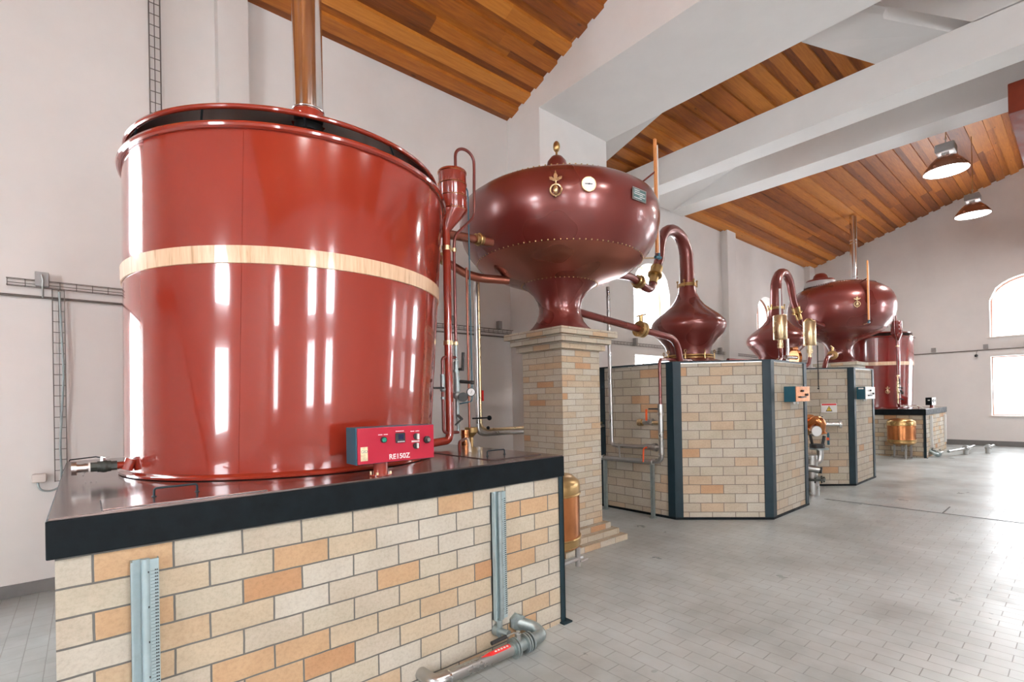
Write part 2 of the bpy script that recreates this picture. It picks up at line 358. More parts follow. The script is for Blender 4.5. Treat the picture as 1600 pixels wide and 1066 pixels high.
# ------------------------------------------------------------------ the hall
floor = struct(B().box((XW-.3, YS-.3, -.2), (XE+.3, YN2+.6, 0)).build('floor', 'floor', smooth=False))
def wall_with_holes(name, horiz, fixed, thick, lo, hi, zt, holes, mat='plaster'):
    """wall along one plan axis made of solid pieces round its windows; hole = (centre, half width, z0, z1, arched)"""
    b = B()
    def put(a0, a1, z0, z1):
        if a1-a0 < 1e-4 or z1-z0 < 1e-4: return
        if horiz == 'x': b.box((a0, fixed, z0), (a1, fixed+thick, z1))
        else: b.box((fixed, a0, z0), (fixed+thick, a1, z1))
    xs = sorted({h[0] for h in holes}); cur = lo
    for xc in xs:
        hs = sorted([h for h in holes if h[0] == xc], key=lambda h: h[2]); hw = hs[0][1]
        put(cur, xc-hw, 0, zt); z = 0
        for (_, _, z0, z1, arch) in hs:
            put(xc-hw, xc+hw, z, z0)
            if arch:      # z1 = spring line; rise = hw*rise factor
                rise = arch; N = 14
                top = z1+rise
                for i in range(N):
                    t0, t1 = -1+2*i/N, -1+2*(i+1)/N
                    q = [(xc+hw*t0, z1+rise*math.sqrt(max(0, 1-t0*t0))), (xc+hw*t1, z1+rise*math.sqrt(max(0, 1-t1*t1))), (xc+hw*t1, top+.01), (xc+hw*t0, top+.01)]
                    if horiz == 'x': b.poly([(p[0], fixed, p[1]) for p in q], (0, thick, 0))
                    else: b.poly([(fixed, p[0], p[1]) for p in q], (thick, 0, 0))
                z = top+.01
            else: z = z1
        put(xc-hw, xc+hw, z, zt); cur = xc+hw
    put(cur, hi, 0, zt)
    return struct(b.build(name, mat, smooth=False))
# north wall: near bay stands proud (y 5.65), beyond the cross beam it steps back (y 6.2)
holesN = [(x, w_/2, 2.98, 3.85, .58) for x, w_ in WIN_N if x > 4]+[(x, w_/2, .85, 2.42, 0) for x, w_ in WIN_N if x > 4]
wall_with_holes('wall_north', 'x', YN2, .4, 4.9, XE, 9, holesN)
wall_with_holes('wall_northwest', 'x', YN, .4, XW, 4.87, 9, [(-1.75, .7, 2.98, 3.85, .58), (-1.75, .7, .85, 2.42, 0)])
EASTW = [(.87, .88), (-3.6, .88)]
wall_with_holes('wall_east', 'y', XE, .4, YS-.2, YN2+.4, 9.5, [(y, h, 2.99, 4.0, .62) for y, h in EASTW]+[(y, h, .83, 2.46, 0) for y, h in EASTW])
wall_with_holes('wall_south', 'x', YS-.4, .4, XW, XE, 9, [(x, w_/2, 2.98, 3.95, .58) for x, w_ in WIN_S]+[(x, w_/2, .85, 2.42, 0) for x, w_ in WIN_S])
wall_with_holes('wall_west', 'y', XW-.4, .4, YS-.4, YN+.4, 9.5, [(y, .7, 3.1, 3.6, .4) for y in (-.1,)]+[(y, .7, .85, 2.45, 0) for y in (-.1,)])
NW = [0]
def window(horiz, c, fixed, hw, z0, z1, rise, out):
    """frame, glass pane and sill; out = +1/-1 direction to the outside along the other axis"""
    NW[0] += 1
    def pt(a, z, d): return (a, fixed+d*out, z) if horiz == 'x' else (fixed+d*out, a, z)
    outline = [(c-hw, z0), (c+hw, z0), (c+hw, z1)]
    if rise: outline += [(c+hw*math.cos(PI*i/16), z1+rise*math.sin(PI*i/16)) for i in range(1, 16)]
    outline += [(c-hw, z1)]
    t = bpy.data.objects.new('window_%d' % NW[0], None); C.objects.link(t); t.location = pt(c, z0, .2); t['kind'] = 'structure'; bpy.context.view_layer.update()
    fr = B().tube([pt(a, z, .27) for a, z in outline], .035, 4, closed=True)
    fr.tube([pt(c, z0, .27), pt(c, z1+rise, .27)], .02, 4)
    fr.build('window_frame', 'frame', t, smooth=False)
    B().poly([pt(a, z, .29) for a, z in outline], pt(0, 0, 0) and ((0, .012*out, 0) if horiz == 'x' else (.012*out, 0, 0))).build('pane', 'pane', t, smooth=False)
    a0, a1 = pt(c-hw-.06, z0-.03, -.04), pt(c+hw+.06, z0+.004, .25)
    B().box([min(p, q) for p, q in zip(a0, a1)], [max(p, q) for p, q in zip(a0, a1)]).build('window_sill', 'sill', t, smooth=False)
for x, w_ in WIN_N:
    fy = YN2 if x > 4 else YN
    window('x', x, fy, w_/2, 2.98, 3.85, .58, 1); window('x', x, fy, w_/2, .85, 2.42, 0, 1)
for y, h in EASTW:
    window('y', y, XE, h, 2.99, 4.0, .62, 1); window('y', y, XE, h, .83, 2.46, 0, 1)
for x, w_ in WIN_S:
    window('x', x, YS, w_/2, 2.98, 3.95, .58, -1); window('x', x, YS, w_/2, .85, 2.42, 0, -1)
for y in (-.1,):
    window('y', y, XW, .7, 3.1, 3.6, .4, -1); window('y', y, XW, .7, .85, 2.45, 0, -1)

# pitched board ceiling: boards run along x, every second one a step lower
def roof(bm, x0, x1, y0, z0, slope, yr, sgn=-1):
    ang = math.atan(slope); L = abs(yr-y0)/math.cos(ang); n = int(L/BW)+1
    for i in range(n):
        s0, s1 = i*BW, min(L, (i+1)*BW); off = .04 if i % 2 else 0
        def q(s, d): return Vector((0, y0+sgn*s*math.cos(ang)+sgn*(-d)*math.sin(ang)*-1*0, z0+s*math.sin(ang)+d))
        ov = .012
        a, b = q(s0-ov, off), q(s1+ov, off)
        pts = [Vector((x0, a.y, a.z)), Vector((x0, b.y, b.z)), Vector((x0, b.y, b.z+.05)), Vector((x0, a.y, a.z+.05))]
        vs = [bm.verts.new(p) for p in pts]; ve = [bm.verts.new(p+Vector((x1-x0, 0, 0))) for p in pts]
        fs = [bm.faces.new(vs[::-1]), bm.faces.new(ve)]
        for k in range(4): fs.append(bm.faces.new((vs[k], vs[(k+1) % 4], ve[(k+1) % 4], ve[k])))
        l = bm.loops.layers.uv.get('UVMap') or bm.loops.layers.uv.new('UVMap')
        for f in fs:
            for lp in f.loops:
                c = lp.vert.co; d = math.hypot(c.y-a.y, 0)/math.cos(ang)
                lp[l].uv = (c.x, (i+.02+.96*min(1, max(0, d/(s1-s0+2*ov))))*BW+(13.6 if sgn > 0 else 0))
def ceiling(name, x0, x1, ye, ze, sl, yr):
    b = B(); roof(b.bm, x0, x1, ye, ze, sl, yr, -1)
    zr = ze+sl*(ye-yr); yo = YS-.1
    roof(b.bm, x0, x1, yo, zr-sl*(yr-yo), sl, yr, 1)
    bmesh.ops.recalc_face_normals(b.bm, faces=b.bm.faces)
    me = bpy.data.meshes.new(name); b.bm.to_mesh(me); b.bm.free(); me.materials.append(M['wood'])
    o = bpy.data.objects.new(name, me); C.objects.link(o); return struct(o)
ceiling('ceiling', XW-.2, 5.4, YN+.15, 5.67-.33*.15, .33, -.3)
ceiling('ceiling', 5.4, XE+.2, YN2+.15, 5.76-.31*.15, .31, -.3)
# cross beams and pilasters
tr = [0]
def trim(b, mat='beam', **k):
    tr[0] += 1; return struct(b.build('trim_%d' % tr[0], mat, smooth=False, **k))
b = B().box((4.87, 4.96, 0), (6.35, YN2+.1, 5.6)); trim(b)                       # broad pilaster
b = B().poly([(4.87, YN2, 5.6), (4.87, -1.2, 5.6), (4.87, -1.2, 8.0), (4.87, YN2, 5.76)], (1.48, 0, 0)); trim(b)   # wide arch beam
R2 = lambda y: 5.76+.31*(6.2-y)
b = B().poly([(6.34, 6.15, R2(6.15)-.03), (6.34, 3.2, R2(3.2)-.03), (6.34, 3.2, R2(3.2)+.1), (6.34, 6.15, R2(6.15)+.1)], (1.0, 0, 0)); trim(b)
b = B().box((8.0, -6.8, 5.38), (8.4, 6.25, 5.87))
b.poly([(8.0, .82, 5.86), (8.0, 2.12, 6.96), (8.0, -.3, 7.74), (8.0, -6.5, 5.86)], (.4, 0, 0)); trim(b)
b = B().poly([(10.19, 6.25, 5.76), (10.19, -6.8, 5.76), (10.19, -.3, 7.80), (10.19, 6.25, 5.80)], (.54, 0, 0)); trim(b)
b = B().poly([(9.05, 6.15, R2(6.15)-.03), (9.05, 4.3, R2(4.3)-.03), (9.05, 4.3, R2(4.3)+.1), (9.05, 6.15, R2(6.15)+.1)], (1.16, 0, 0)); trim(b)
# slanting plaster member between the two beams, close under the boards
def k_(p, s): return Vector((p[0]*s, p[1]*s, 1.5+p[2]*s))
L3a, L3b = (6.364, 2.114, 4.1), (7.517, 1.667, 4.1)
L2a, L2b = (5.75, 1.945, 4.1), (7.505, 1.024, 4.1)
L1a, L1b = (6.062, 1.575, 4.1), (7.536, .771, 4.1)
v = [k_(L3a, 1.27), k_(L3b, 1.33), k_(L2b, 1.28), k_(L2a, 1.24), k_(L1a, 1.22), k_(L1b, 1.27)]
b = B(); vs = [b.bm.verts.new(p) for p in v]; up = [b.bm.verts.new(p+Vector((.25, .05, .35))) for p in v]
for q in ((0, 1, 2, 3), (3, 2, 5, 4)): b.bm.faces.new([vs[i] for i in q]); b.bm.faces.new([up[i] for i in q][::-1])
for i, j in ((0, 1), (1, 2), (2, 5), (5, 4), (4, 3), (3, 0)): b.bm.faces.new((vs[i], up[i], up[j], vs[j]))
trim(b)
for x0, x1 in ((12.63, 13.1), (18.43, 18.9)): trim(B().box((x0, 6.03, 0), (x1, YN2+.1, 5.9)), 'plaster')
trim(B().box((1.03, 5.5, 0), (1.3, 5.7, 5.9)), 'plaster')
struct(B().box((XW, YN-.015, 0), (4.87, YN, .10)).build('baseboard_northwest', 'baseb', smooth=False))
struct(B().box((6.35, YN2-.015, 0), (XE, YN2, .10)).build('baseboard_north', 'baseb', smooth=False))
struct(B().box((XE-.015, YS, 0), (XE, YN2, .14)).build('baseboard_east', 'baseb', smooth=False))
trim(B().box((8.02, -6, 0.001), (8.045, 2.5, .003)), 'dark')                 # floor drain slots
trim(B().box((8.045, 1.2, 0.001), (8.55, 1.215, .003)), 'dark')

# ------------------------------------------------------------------ brick plinths with the condenser vats
def plinth(mir):
    X = MX2 if mir else (lambda v: v); x = lambda a: 17.0-a if mir else a
    t = thing('brick_plinth', X(Vector((1.17, 3.5, 0))),
              'tan brick plinth with black rimmed top at the far end of the hall' if mir else 'large buff brick plinth with black edge band filling the near left', 'plinth')
    bm = 'brick_far' if mir else 'brick_near'
    B().box((-.085, 2.335, 0), (2.415, 4.75, .992)).build('brick_wall', bm, t, smooth=False, uv=True, xf=X)
    B().box((-.107, 2.315, .985), (2.445, 4.78, 1.118), .004).build('edge_band', 'black', t, smooth=False, xf=X)
    tp = B().box((-.100, 2.322, 1.1175), (2.438, 4.775, 1.126), .001).build('top_sheet', 'top', t, smooth=False, xf=X)
    cp = B().box((2.40, 2.322, 0), (2.44, 2.33, .99)).box((2.432, 2.322, 0), (2.44, 2.37, .99)).box((2.395, 2.295, 0), (2.475, 2.36, .010))
    cp.build('corner_post', 'darkblue', t, smooth=False, xf=X)
    if not mir:
        for nm, (x0, y0, x1, y1, hx0, hx1, hy) in {'a': (.045, 2.355, .60, 2.62, .213, .365, 2.53), 'b': (1.93, 2.45, 2.36, 3.15, 2.04, 2.19, 2.635)}.items():
            B().box((x0-.004, y0-.004, 1.1255), (x1+.004, y1+.004, 1.1268)).build('hatch_gap', 'dark', t, smooth=False)
            h = B().box((x0, y0, 1.1255), (x1, y1, 1.131), .0015).build('hatch', 'top', t, smooth=False)
            B().tube([(hx0, hy, 1.131), (hx0, hy, 1.165), (hx1, hy, 1.165), (hx1, hy, 1.131)], .0045, 8, .012).cyl((hx0, hy, 1.131), (hx0, hy, 1.134), .009).cyl((hx1, hy, 1.131), (hx1, hy, 1.134), .009).build('handle', 'darkblue', h)
    return t
PL1 = plinth(False); PL2 = plinth(True)

def vat(mir):
    X = MX3 if mir else (lambda v: v)
    cx, cy = 1.089, 3.578; zb = 1.131; sh = (.037, -.009)
    t = thing('condenser_vat', X(Vector((cx, cy, zb))),
              'dark red cylindrical vat with pale hoop at the far end of the hall' if mir else 'big glossy red cylindrical vat with pale wooden hoop on near brick plinth', 'vat')
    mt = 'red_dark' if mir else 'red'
    def at(z): k = (z-zb); return (cx+sh[0]*k, cy+sh[1]*k)
    def R(z): return .928+.030*(z-zb)
    o = (cx, cy, 0)
    b = B(); zs = [zb, 1.6, 2.1, 2.6, 2.90]
    prof = [(R(z), z-zb) for z in zs]; prof += [(R(2.9)-.02, 2.9-zb), (R(2.0)-.02, 2.0-zb), (.0, 2.0-zb)]
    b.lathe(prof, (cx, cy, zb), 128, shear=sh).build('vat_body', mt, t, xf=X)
    b = B(); b.lathe([(R(zb)+.0, 0), (R(zb)+.022, 0), (R(zb)+.024, .012), (R(zb)+.012, .022), (R(zb), .026)], (cx, cy, zb), 128).build('base_flange', mt, t, xf=X)
    c = at(2.905); B().ring((*c, 2.905), R(2.9)+.008, .019, 128).build('top_rim', mt, t, xf=X)
    if not mir:      # vertical welded seam
        a0 = math.atan2(2.79-3.578, .575-1.089)
        B().tube([(at(z)[0]+(R(z)+.0005)*math.cos(a0), at(z)[1]+(R(z)+.0005)*math.sin(a0), z) for z in (1.16, 1.6, 2.1, 2.6, 2.88)], .0022, 6).build('welded_seam', 'red', t)
    # wooden hoop
    b = B(); h0, h1 = 2.215, 2.305
    if mir: h0, h1 = 2.20, 2.29
    c = at(h0)
    b.lathe([(R(h0)+.001, 0), (R(h0)+.008, .002), (R(h1)+.008, h1-h0-.002), (R(h1)+.001, h1-h0)], (*c, h0), 128).build('wooden_hoop', M['hoop_staves'], t, xf=X)
    # lid: shallow cone raised on brackets
    c = (1.147, 3.579); zl = 3.02; Rl = .955; kk = 2.0 if mir else 1
    b = B().lathe([(Rl, zl), (.55, zl+.09), (.12, zl+.16), (0, zl+.165), (0, zl+.155), (.12, zl+.15), (.55, zl+.08), (Rl, zl-.012), (Rl, zl)] if False else
                  [(0, zl+.22*kk), (.15, zl+.21*kk), (.6, zl+.10*kk), (Rl, zl+.006), (Rl, zl-.004), (.6, zl+.10*kk-.012), (.15, zl+.21*kk-.015), (0, zl+.22*kk-.02)], (*c, 0), 128)
    lid = b.build('lid', 'hat' if mir else 'lidmetal', t, xf=X)
    B().ring((*c, zl), Rl, .014, 128).build('lid_rim', mt, lid, xf=X)
    for i in range(12):
        b = B()
        a = 2*PI*i/12+.25; p = Vector((c[0]+(Rl-.01)*math.cos(a), c[1]+(Rl-.01)*math.sin(a), zl)); q = Vector((at(2.9)[0]+(R(2.9)-.005)*math.cos(a), at(2.9)[1]+(R(2.9)-.005)*math.sin(a), 2.9))
        b.tube([q, p], .006, 6)
        b.build('lid_bracket', 'black', t, xf=X)
    if not mir: B().cyl((.96, 2.80, 3.0), (.96, 2.80, 3.045), .075, seg=32).build('flue_opening', 'dark', lid)
    return t
def hoopmat():
    m, nt, b = newmat('pale wood staves'); L = nt.links.new
    tc = nd(nt, 'ShaderNodeTexCoord'); mp = nd(nt, 'ShaderNodeMapping'); mp.inputs['Scale'].default_value = (9, 9, .5); L(tc.outputs['Object'], mp.inputs[0])
    n = noise(nt, 6, 3, .7, mp.outputs[0]); r = ramp(nt, [(.3, (.52, .30, .16)), (.42, (.72, .47, .29)), (.7, (.84, .62, .42))]); L(n.outputs[0], r.inputs[0]); L(r.outputs[0], b.inputs['Base Color'])
    b.inputs['Roughness'].default_value = .35; b.inputs['Coat Weight'].default_value = .5; return m
M['hoop_staves'] = hoopmat()
VAT1 = vat(False); VAT2 = vat(True)

# ------------------------------------------------------------------ brick pillars and onion preheaters
def pillar(mir):
    X = MX if mir else (lambda v: v)
    cx, cy = 3.885, 3.70
    t = thing('brick_pillar', X(Vector((cx, cy, 0))), 'square brick pillar behind the far warning sign' if mir else 'tall pale brick pillar with stepped foot and corbelled head, carrying the near copper vessel', 'pillar')
    b = B(); h = .29
    b.box((cx-h, cy-h, .18), (cx+h, cy+h, 2.01)); b.build('shaft', 'brick_pillar', t, smooth=False, uv=True, xf=X)
    b = B()
    for i in range(3):
        k = h+.047*(i+1); b.box((cx-k, cy-k, 2.01+.067*i), (cx+k, cy+k, 2.075+.067*i))
    b.build('corbel_head', 'brick_pillar', t, smooth=False, uv=True, xf=X)
    b = B()
    for i in range(3):
        k = h+.062*(3-i); b.box((cx-k, cy-k, .062*i), (cx+k, cy+k, .062*(i+1)-.001*(i < 2)))
    b.build('stepped_foot', 'brick_pillar', t, smooth=False, uv=True, xf=X)
    return t
pillar(False); pillar(True)
ONION = [(1.0, 3.12)]
def preheater(mir):
    X = MX if mir else (lambda v: v)
    cx, cy, z0 = 3.885, 3.70, 2.211
    t = thing('preheater_vessel', X(Vector((cx, cy, z0))), 'second onion shaped burgundy copper vessel, towards the far end' if mir else 'huge onion shaped burgundy copper vessel on near brick pillar', 'copper vessel')
    up = [(.87, 2.94), (.955, 3.05), (1.02, 3.18), (1.05, 3.33), (1.055, 3.45), (1.04, 3.58), (1.0, 3.69), (.93, 3.79), (.82, 3.88), (.68, 3.95), (.5, 4.01), (.3, 4.045), (.14, 4.06), (0, 4.062)]
    if not mir: up = [(.87, 2.94), (.955, 3.04), (1.02, 3.16), (1.05, 3.29), (1.055, 3.38), (1.045, 3.46), (1.01, 3.535), (.93, 3.595), (.80, 3.655), (.62, 3.715), (.45, 3.75), (.25, 3.77), (0, 3.775)]
    B().lathe(up, (cx, cy, 0), 96).build('upper_shell', 'copper_red', t, xf=X, sharp=60)
    lo = [(.40, 2.72), (.50, 2.755), (.62, 2.80), (.74, 2.855), (.82, 2.90), (.872, 2.945), (.866, 2.95), (.38, 2.74)]
    B().lathe(lo, (cx, cy, 0), 96).build('lower_bowl', 'copper_low' if not mir else 'copper_red', t, xf=X, sharp=60)
    ft = [(.0, 2.211), (.375, 2.211), (.355, 2.225), (.30, 2.27), (.255, 2.33), (.228, 2.41), (.222, 2.48), (.24, 2.555), (.285, 2.63), (.35, 2.69), (.405, 2.722), (.39, 2.73)]
    B().lathe(ft, (cx, cy, 0), 72).build('flared_foot', 'copper_red', t, xf=X, sharp=60)
    b = B().rivets((cx, cy), .874, 2.948, 96, .0085).rivets((cx, cy), .405, 2.722, 56, .0075).rivets((cx, cy), .70 if mir else .80, 3.95 if mir else 3.66, 90, .009); b.build('rivets', 'brass' if not mir else 'copper_red', t, xf=X)['kind'] = 'stuff'
    co_ = (cx, cy) if not mir else (cx+.32, cy+.27)
    k = B().lathe([(.17, 3.765), (.125, 3.80), (.12, 3.98), (.10, 4.06), (.06, 4.11), (0, 4.13)] if not mir else [(.30, 4.06), (.28, 4.11), (.16, 4.14), (.13, 4.22), (.09, 4.26), (0, 4.28)], (*co_, 0), 32).build('cap', 'copper_red', t, xf=X)
    if not mir:
        B().cyl((cx, cy, 4.12), (cx, cy, 4.17), .012).sph((cx, cy, 4.225), .038, (1, 1, 1.6)).build('finial', 'brass', k, xf=X)
    else:
        B().lathe([(.34, 3.94), (.32, 4.02), (.30, 4.07), (0, 4.075)], (*co_, 0), 32).build('collar', 'hat', t, xf=X)
    return t
PRE1 = preheater(False); PRE2 = preheater(True)

# ------------------------------------------------------------------ octagonal brick furnaces
def furnace(mir):
    X = MX if mir else (lambda v: v)
    cx, cy = 6.875, 3.908; ap = 1.388; Rr = ap/math.cos(PI/8); zt = 1.94
    t = thing('octagonal_furnace', X(Vector((cx, cy, 0))), 'second eight sided brick furnace carrying a warning sign' if mir else 'eight sided pale brick furnace with dark steel corner posts, beside the pillar', 'furnace')
    V8 = [Vector((cx+Rr*math.cos(PI/8+PI/4*i), cy+Rr*math.sin(PI/8+PI/4*i), 0)) for i in range(8)]
    b = B(); b.poly([v+Vector((0, 0, .02)) for v in V8], (0, 0, zt-.05)); b.build('brick_wall', 'brick_oct', t, smooth=False, uv=True, xf=X)
    for i in range(8):
        a, v, n = V8[i-1], V8[i], V8[(i+1) % 8]; b = B()
        for q in (a, n):
            d = (q-v).normalized(); out = Vector((d.y, -d.x, 0)); out = out if out.dot(v-Vector((cx, cy, 0))) > 0 else -out
            w_ = .085
            b.obox(v+d*w_/2+out*.007+Vector((0, 0, zt/2)), d, (w_+.01, .014, zt))
        for z in (.02, zt-.03): b.bm and b.sph(v+(v-Vector((cx, cy, 0))).normalized()*.006+Vector((0, 0, z)), .008, seg=8)
        b.build('corner_post', 'darkblue', t, smooth=False, xf=X)
    for z, hh, nm, mt in ((.014, .028, 'bottom_rail', 'black'), (zt-.009, .018, 'top_rail', 'darkblue')):
        b = B()
        for i in range(8):
            v, n = V8[i], V8[(i+1) % 8]; d = (n-v); out = Vector((d.y, -d.x, 0)).normalized()
            b.obox((v+n)/2+out*.006+Vector((0, 0, z)), d, (d.length+.02, .018, hh))
        b.build(nm, mt, t, smooth=False, xf=X)
    b = B(); b.poly([v+Vector((0, 0, zt-.028)) for v in V8], (0, 0, .02)); b.build('top_plate', 'steel', t, smooth=False, xf=X)
    return t
FUR1 = furnace(False); FUR2 = furnace(True)

def still(mir):
    X = MX if mir else (lambda v: v)
    cx, cy, z0 = 6.875, 3.908, 1.935
    t = thing('still_head', X(Vector((cx, cy, z0))), 'burgundy copper still head with swan neck behind the two brass cylinders' if mir else 'burgundy copper still head with swan neck on near octagonal furnace', 'still')
    B().lathe([(.62, z0), (.60, z0+.03), (.46, z0+.09), (.34, z0+.13), (.33, z0+.16)], (cx, cy, 0), 64).build('pot_shoulder', 'copper_red', t, xf=X, sharp=60)
    B().lathe([(.305, 2.10), (.305, 2.17), (.335, 2.26), (.41, 2.355), (.49, 2.44), (.53, 2.52), (.535, 2.57), (.515, 2.63), (.45, 2.70), (.35, 2.78), (.25, 2.86), (.18, 2.95), (.135, 3.05), (.115, 3.16), (.11, 3.2)], (cx, cy, 0), 64).build('onion_head', 'copper_red', t, xf=X, sharp=60)
    br = B().ring((cx, cy, 2.075), .335, .014, 64).ring((cx, cy, 2.11), .335, .014, 64)
    for i in range(8):
        a = PI/8+PI/4*i; p = Vector((cx+.36*math.cos(a), cy+.36*math.sin(a), 2.09)); br.cyl(p-Vector((0, 0, .035)), p+Vector((0, 0, .05)), .009, seg=8); br.ring(p+Vector((0, 0, .075)), .02, .006, 12, 6, axis=(math.cos(a+.8), math.sin(a+.8), 0))
    br.build('clamp_ring', 'brass', t, xf=X)
    n = B(); A = 28; cxn = cx-.42
    pts = [(cx, cy, 3.18), (cx, cy, 3.35), (cx-.005, cy, 3.5)]
    for i in range(1, 13):
        a = PI*i/13; pts.append((cx-.37+.37*math.cos(a), cy-.02*i/13, 3.52+.40*math.sin(a)**.9))
    pts += [(cx-.78, cy-.03, 3.42), (cx-.87, cy-.04, 3.28)]
    n.tube(pts, [.106, .10, .095, .09, .086, .082, .078, .074, .07, .066, .062], 20).build('swan_neck', 'copper_red', t, xf=X, sharp=60)
    c2 = B().ring((cx, cy, 3.19), .118, .014, 32).ring((cx, cy, 3.165), .118, .014, 32)
    for i in range(6):
        a = PI/3*i+.2; p = Vector((cx+.14*math.cos(a), cy+.14*math.sin(a), 3.18)); c2.cyl(p-Vector((0, 0, .04)), p+Vector((0, 0, .045)), .009, seg=8).sph(p+Vector((0, 0, .05)), .017, seg=8)
    c2.build('neck_clamp', 'brass', t, xf=X)
    e = Vector((cx-.87, cy-.04, 3.28)); d = Vector((-.5, -.08, -.86)).normalized()
    q1 = e+d*.10; q2 = e+d*.26; q3 = q2+Vector((-.18, -.05, -.10)); q4 = Vector((cx-1.55, cy-.1, 3.06)); q5 = Vector((4.72, 3.75, 3.0))
    B().cyl(e-d*.02, q1, .085, .075).cyl(q1, q1+d*.02, .098).cyl(q1+d*.02, q2, .06).build('brass_coupling', 'brass', t, xf=X)
    B().tube([q2-d*.02, q2+d*.08, q3+d*.02, q4, q5], .052, 16, .12).build('vapour_bend', 'copper_red', t, xf=X)
    m5 = q3.lerp(q4, .55); dd = (q4-q3).normalized(); B().cyl(m5-dd*.05, m5+dd*.06, .075, seg=24).ring(m5, .08, .014, 24, 8, axis=dd).build('inlet_coupling', 'brass', t, xf=X)
    return t
ST1 = still(False); ST2 = still(True)

# ------------------------------------------------------------------ flue pipes
def flue(x, y, z0, z1, r, label, col, rings):
    t = thing('flue_pipe', (x, y, z0), label, 'flue', None)
    fl = B().cyl((x, y, z0+.045), (x, y, z1), r, seg=40)
    for z in rings: fl.ring((x, y, z), r+.001, .006, 40, 8)
    fl.build('pipe', 'chrome', t)
    if col: B().cyl((x, y, z0), (x, y, z0+.05), r+.009, seg=40).build('collar', col, t)
flue(.96, 2.80, 3.055, 6.58, .078, 'polished steel flue rising from the lid of the near red vat', 'red', (3.12,))
flue(16.0, 4.14, 3.13, 6.36, .085, 'slim polished steel flue rising from far vat to wooden ceiling', 'red_dark', (4.62, 4.7, 5.62, 5.7))

# ------------------------------------------------------------------ control boxes
def knob(b, p, n, r, l): b.cyl(p, Vector(p)+Vector(n)*l, r, seg=20)
def control(mir, label):
    X = MX2 if mir else (lambda v: v)
    px, py = 1.165, 2.415
    t = thing('control_cabinet', X(Vector((px, py, 1.127))), label, 'control panel')
    p = B().cyl((px, py, 1.13), (px, py, 1.22), .038, seg=24).cyl((px, py, 1.127), (px, py, 1.133), .062, seg=28)
    p.build('pedestal', 'red', t, xf=X)
    for a in range(4):
        q = Vector((px+.052*math.cos(PI/4+a*PI/2), py+.052*math.sin(PI/4+a*PI/2), 1.133))
        B().cyl(q, q+Vector((0, 0, .012)), .006, seg=6).build('bolt', 'pale_brass', t, xf=X)
    B().box((1.012, 2.365, 1.193), (1.458, 2.485, 1.378), .003).build('housing', 'teal' if not mir else 'black', t, smooth=False, xf=X)
    fm = 'redpanel' if not mir else 'white'
    pl = B().box((1.018, 2.358, 1.196), (1.455, 2.366, 1.376), .0015).build('face_plate', fm, t, smooth=False, xf=X)
    N = (0, -1, 0)
    kb = [(1.155, 1.312, .012, 'green'), (1.345, 1.318, .013, 'dark'), (1.342, 1.268, .013, 'dark'), (1.408, 1.297, .015, 'dark')]
    for x, z, r, mt in kb:
        k = B().cyl((x, 2.358, z), (x, 2.345, z), r+.004, seg=24).build('knob', 'dark', pl, xf=X)
    if not mir:
        B().cyl((1.155, 2.345, 1.312), (1.155, 2.342, 1.312), .011, seg=20).box((1.152, 2.335, 1.303), (1.158, 2.343, 1.321)).build('key_switch', 'green', pl)
        B().box((1.342, 2.332, 1.303), (1.350, 2.345, 1.333)).build('pointer', 'white', pl); B().box((1.341, 2.332, 1.256), (1.346, 2.345, 1.283)).build('pointer', 'white', pl)
        B().cyl((1.408, 2.345, 1.297), (1.408, 2.33, 1.297), .010, seg=18).build('lock', 'steel', pl)
        B().box((1.222, 2.350, 1.290), (1.278, 2.359, 1.342), .004).build('display_frame', 'dark', pl, smooth=False)
        B().box((1.237, 2.348, 1.308), (1.266, 2.351, 1.334)).build('display', 'display', pl, smooth=False)
        b = B()
        for i in range(4): b.box((1.232+i*.0105, 2.348, 1.294), (1.240+i*.0105, 2.351, 1.299))
        b.build('display_keys', 'white', pl, smooth=False)
        for x0, z, n in ((1.128, 1.336, 9), (1.226, 1.349, 8), (1.312, 1.344, 9), (1.318, 1.292, 8), (1.318, 1.288, 8)):
            b = B()
            for i in range(n):
                if i != 4 or n == 8: b.box((x0+i*.006, 2.3575, z), (x0+i*.006+.0045, 2.359, z+.0045))
            b.build('caption', 'white', pl, smooth=False)
        B().box((1.033, 2.3575, 1.212), (1.070, 2.359, 1.282)).build('sticker', 'sticker', pl, smooth=False)
        text('GIO', .020, (1.034, 2.3574, 1.252), (PI/2, 0, 0), 'greybox', pl, 'sticker_lettering')
        text('RE150Z', .037, (1.185, 2.3575, 1.209), (PI/2, 0, 0), 'white', pl)
    else:
        B().box((1.10, 2.352, 1.27), (1.2, 2.359, 1.30)).build('label_plate', 'dark', pl, smooth=False, xf=X)
        B().box((1.452, 2.40, 1.30), (1.4605, 2.44, 1.325)).build('type_plate', 'white', t, smooth=False, xf=X)
    return t
control(False, 'crimson fronted control panel on short red pedestal before near vat')
control(True, 'small black control box with white front on far plinth')
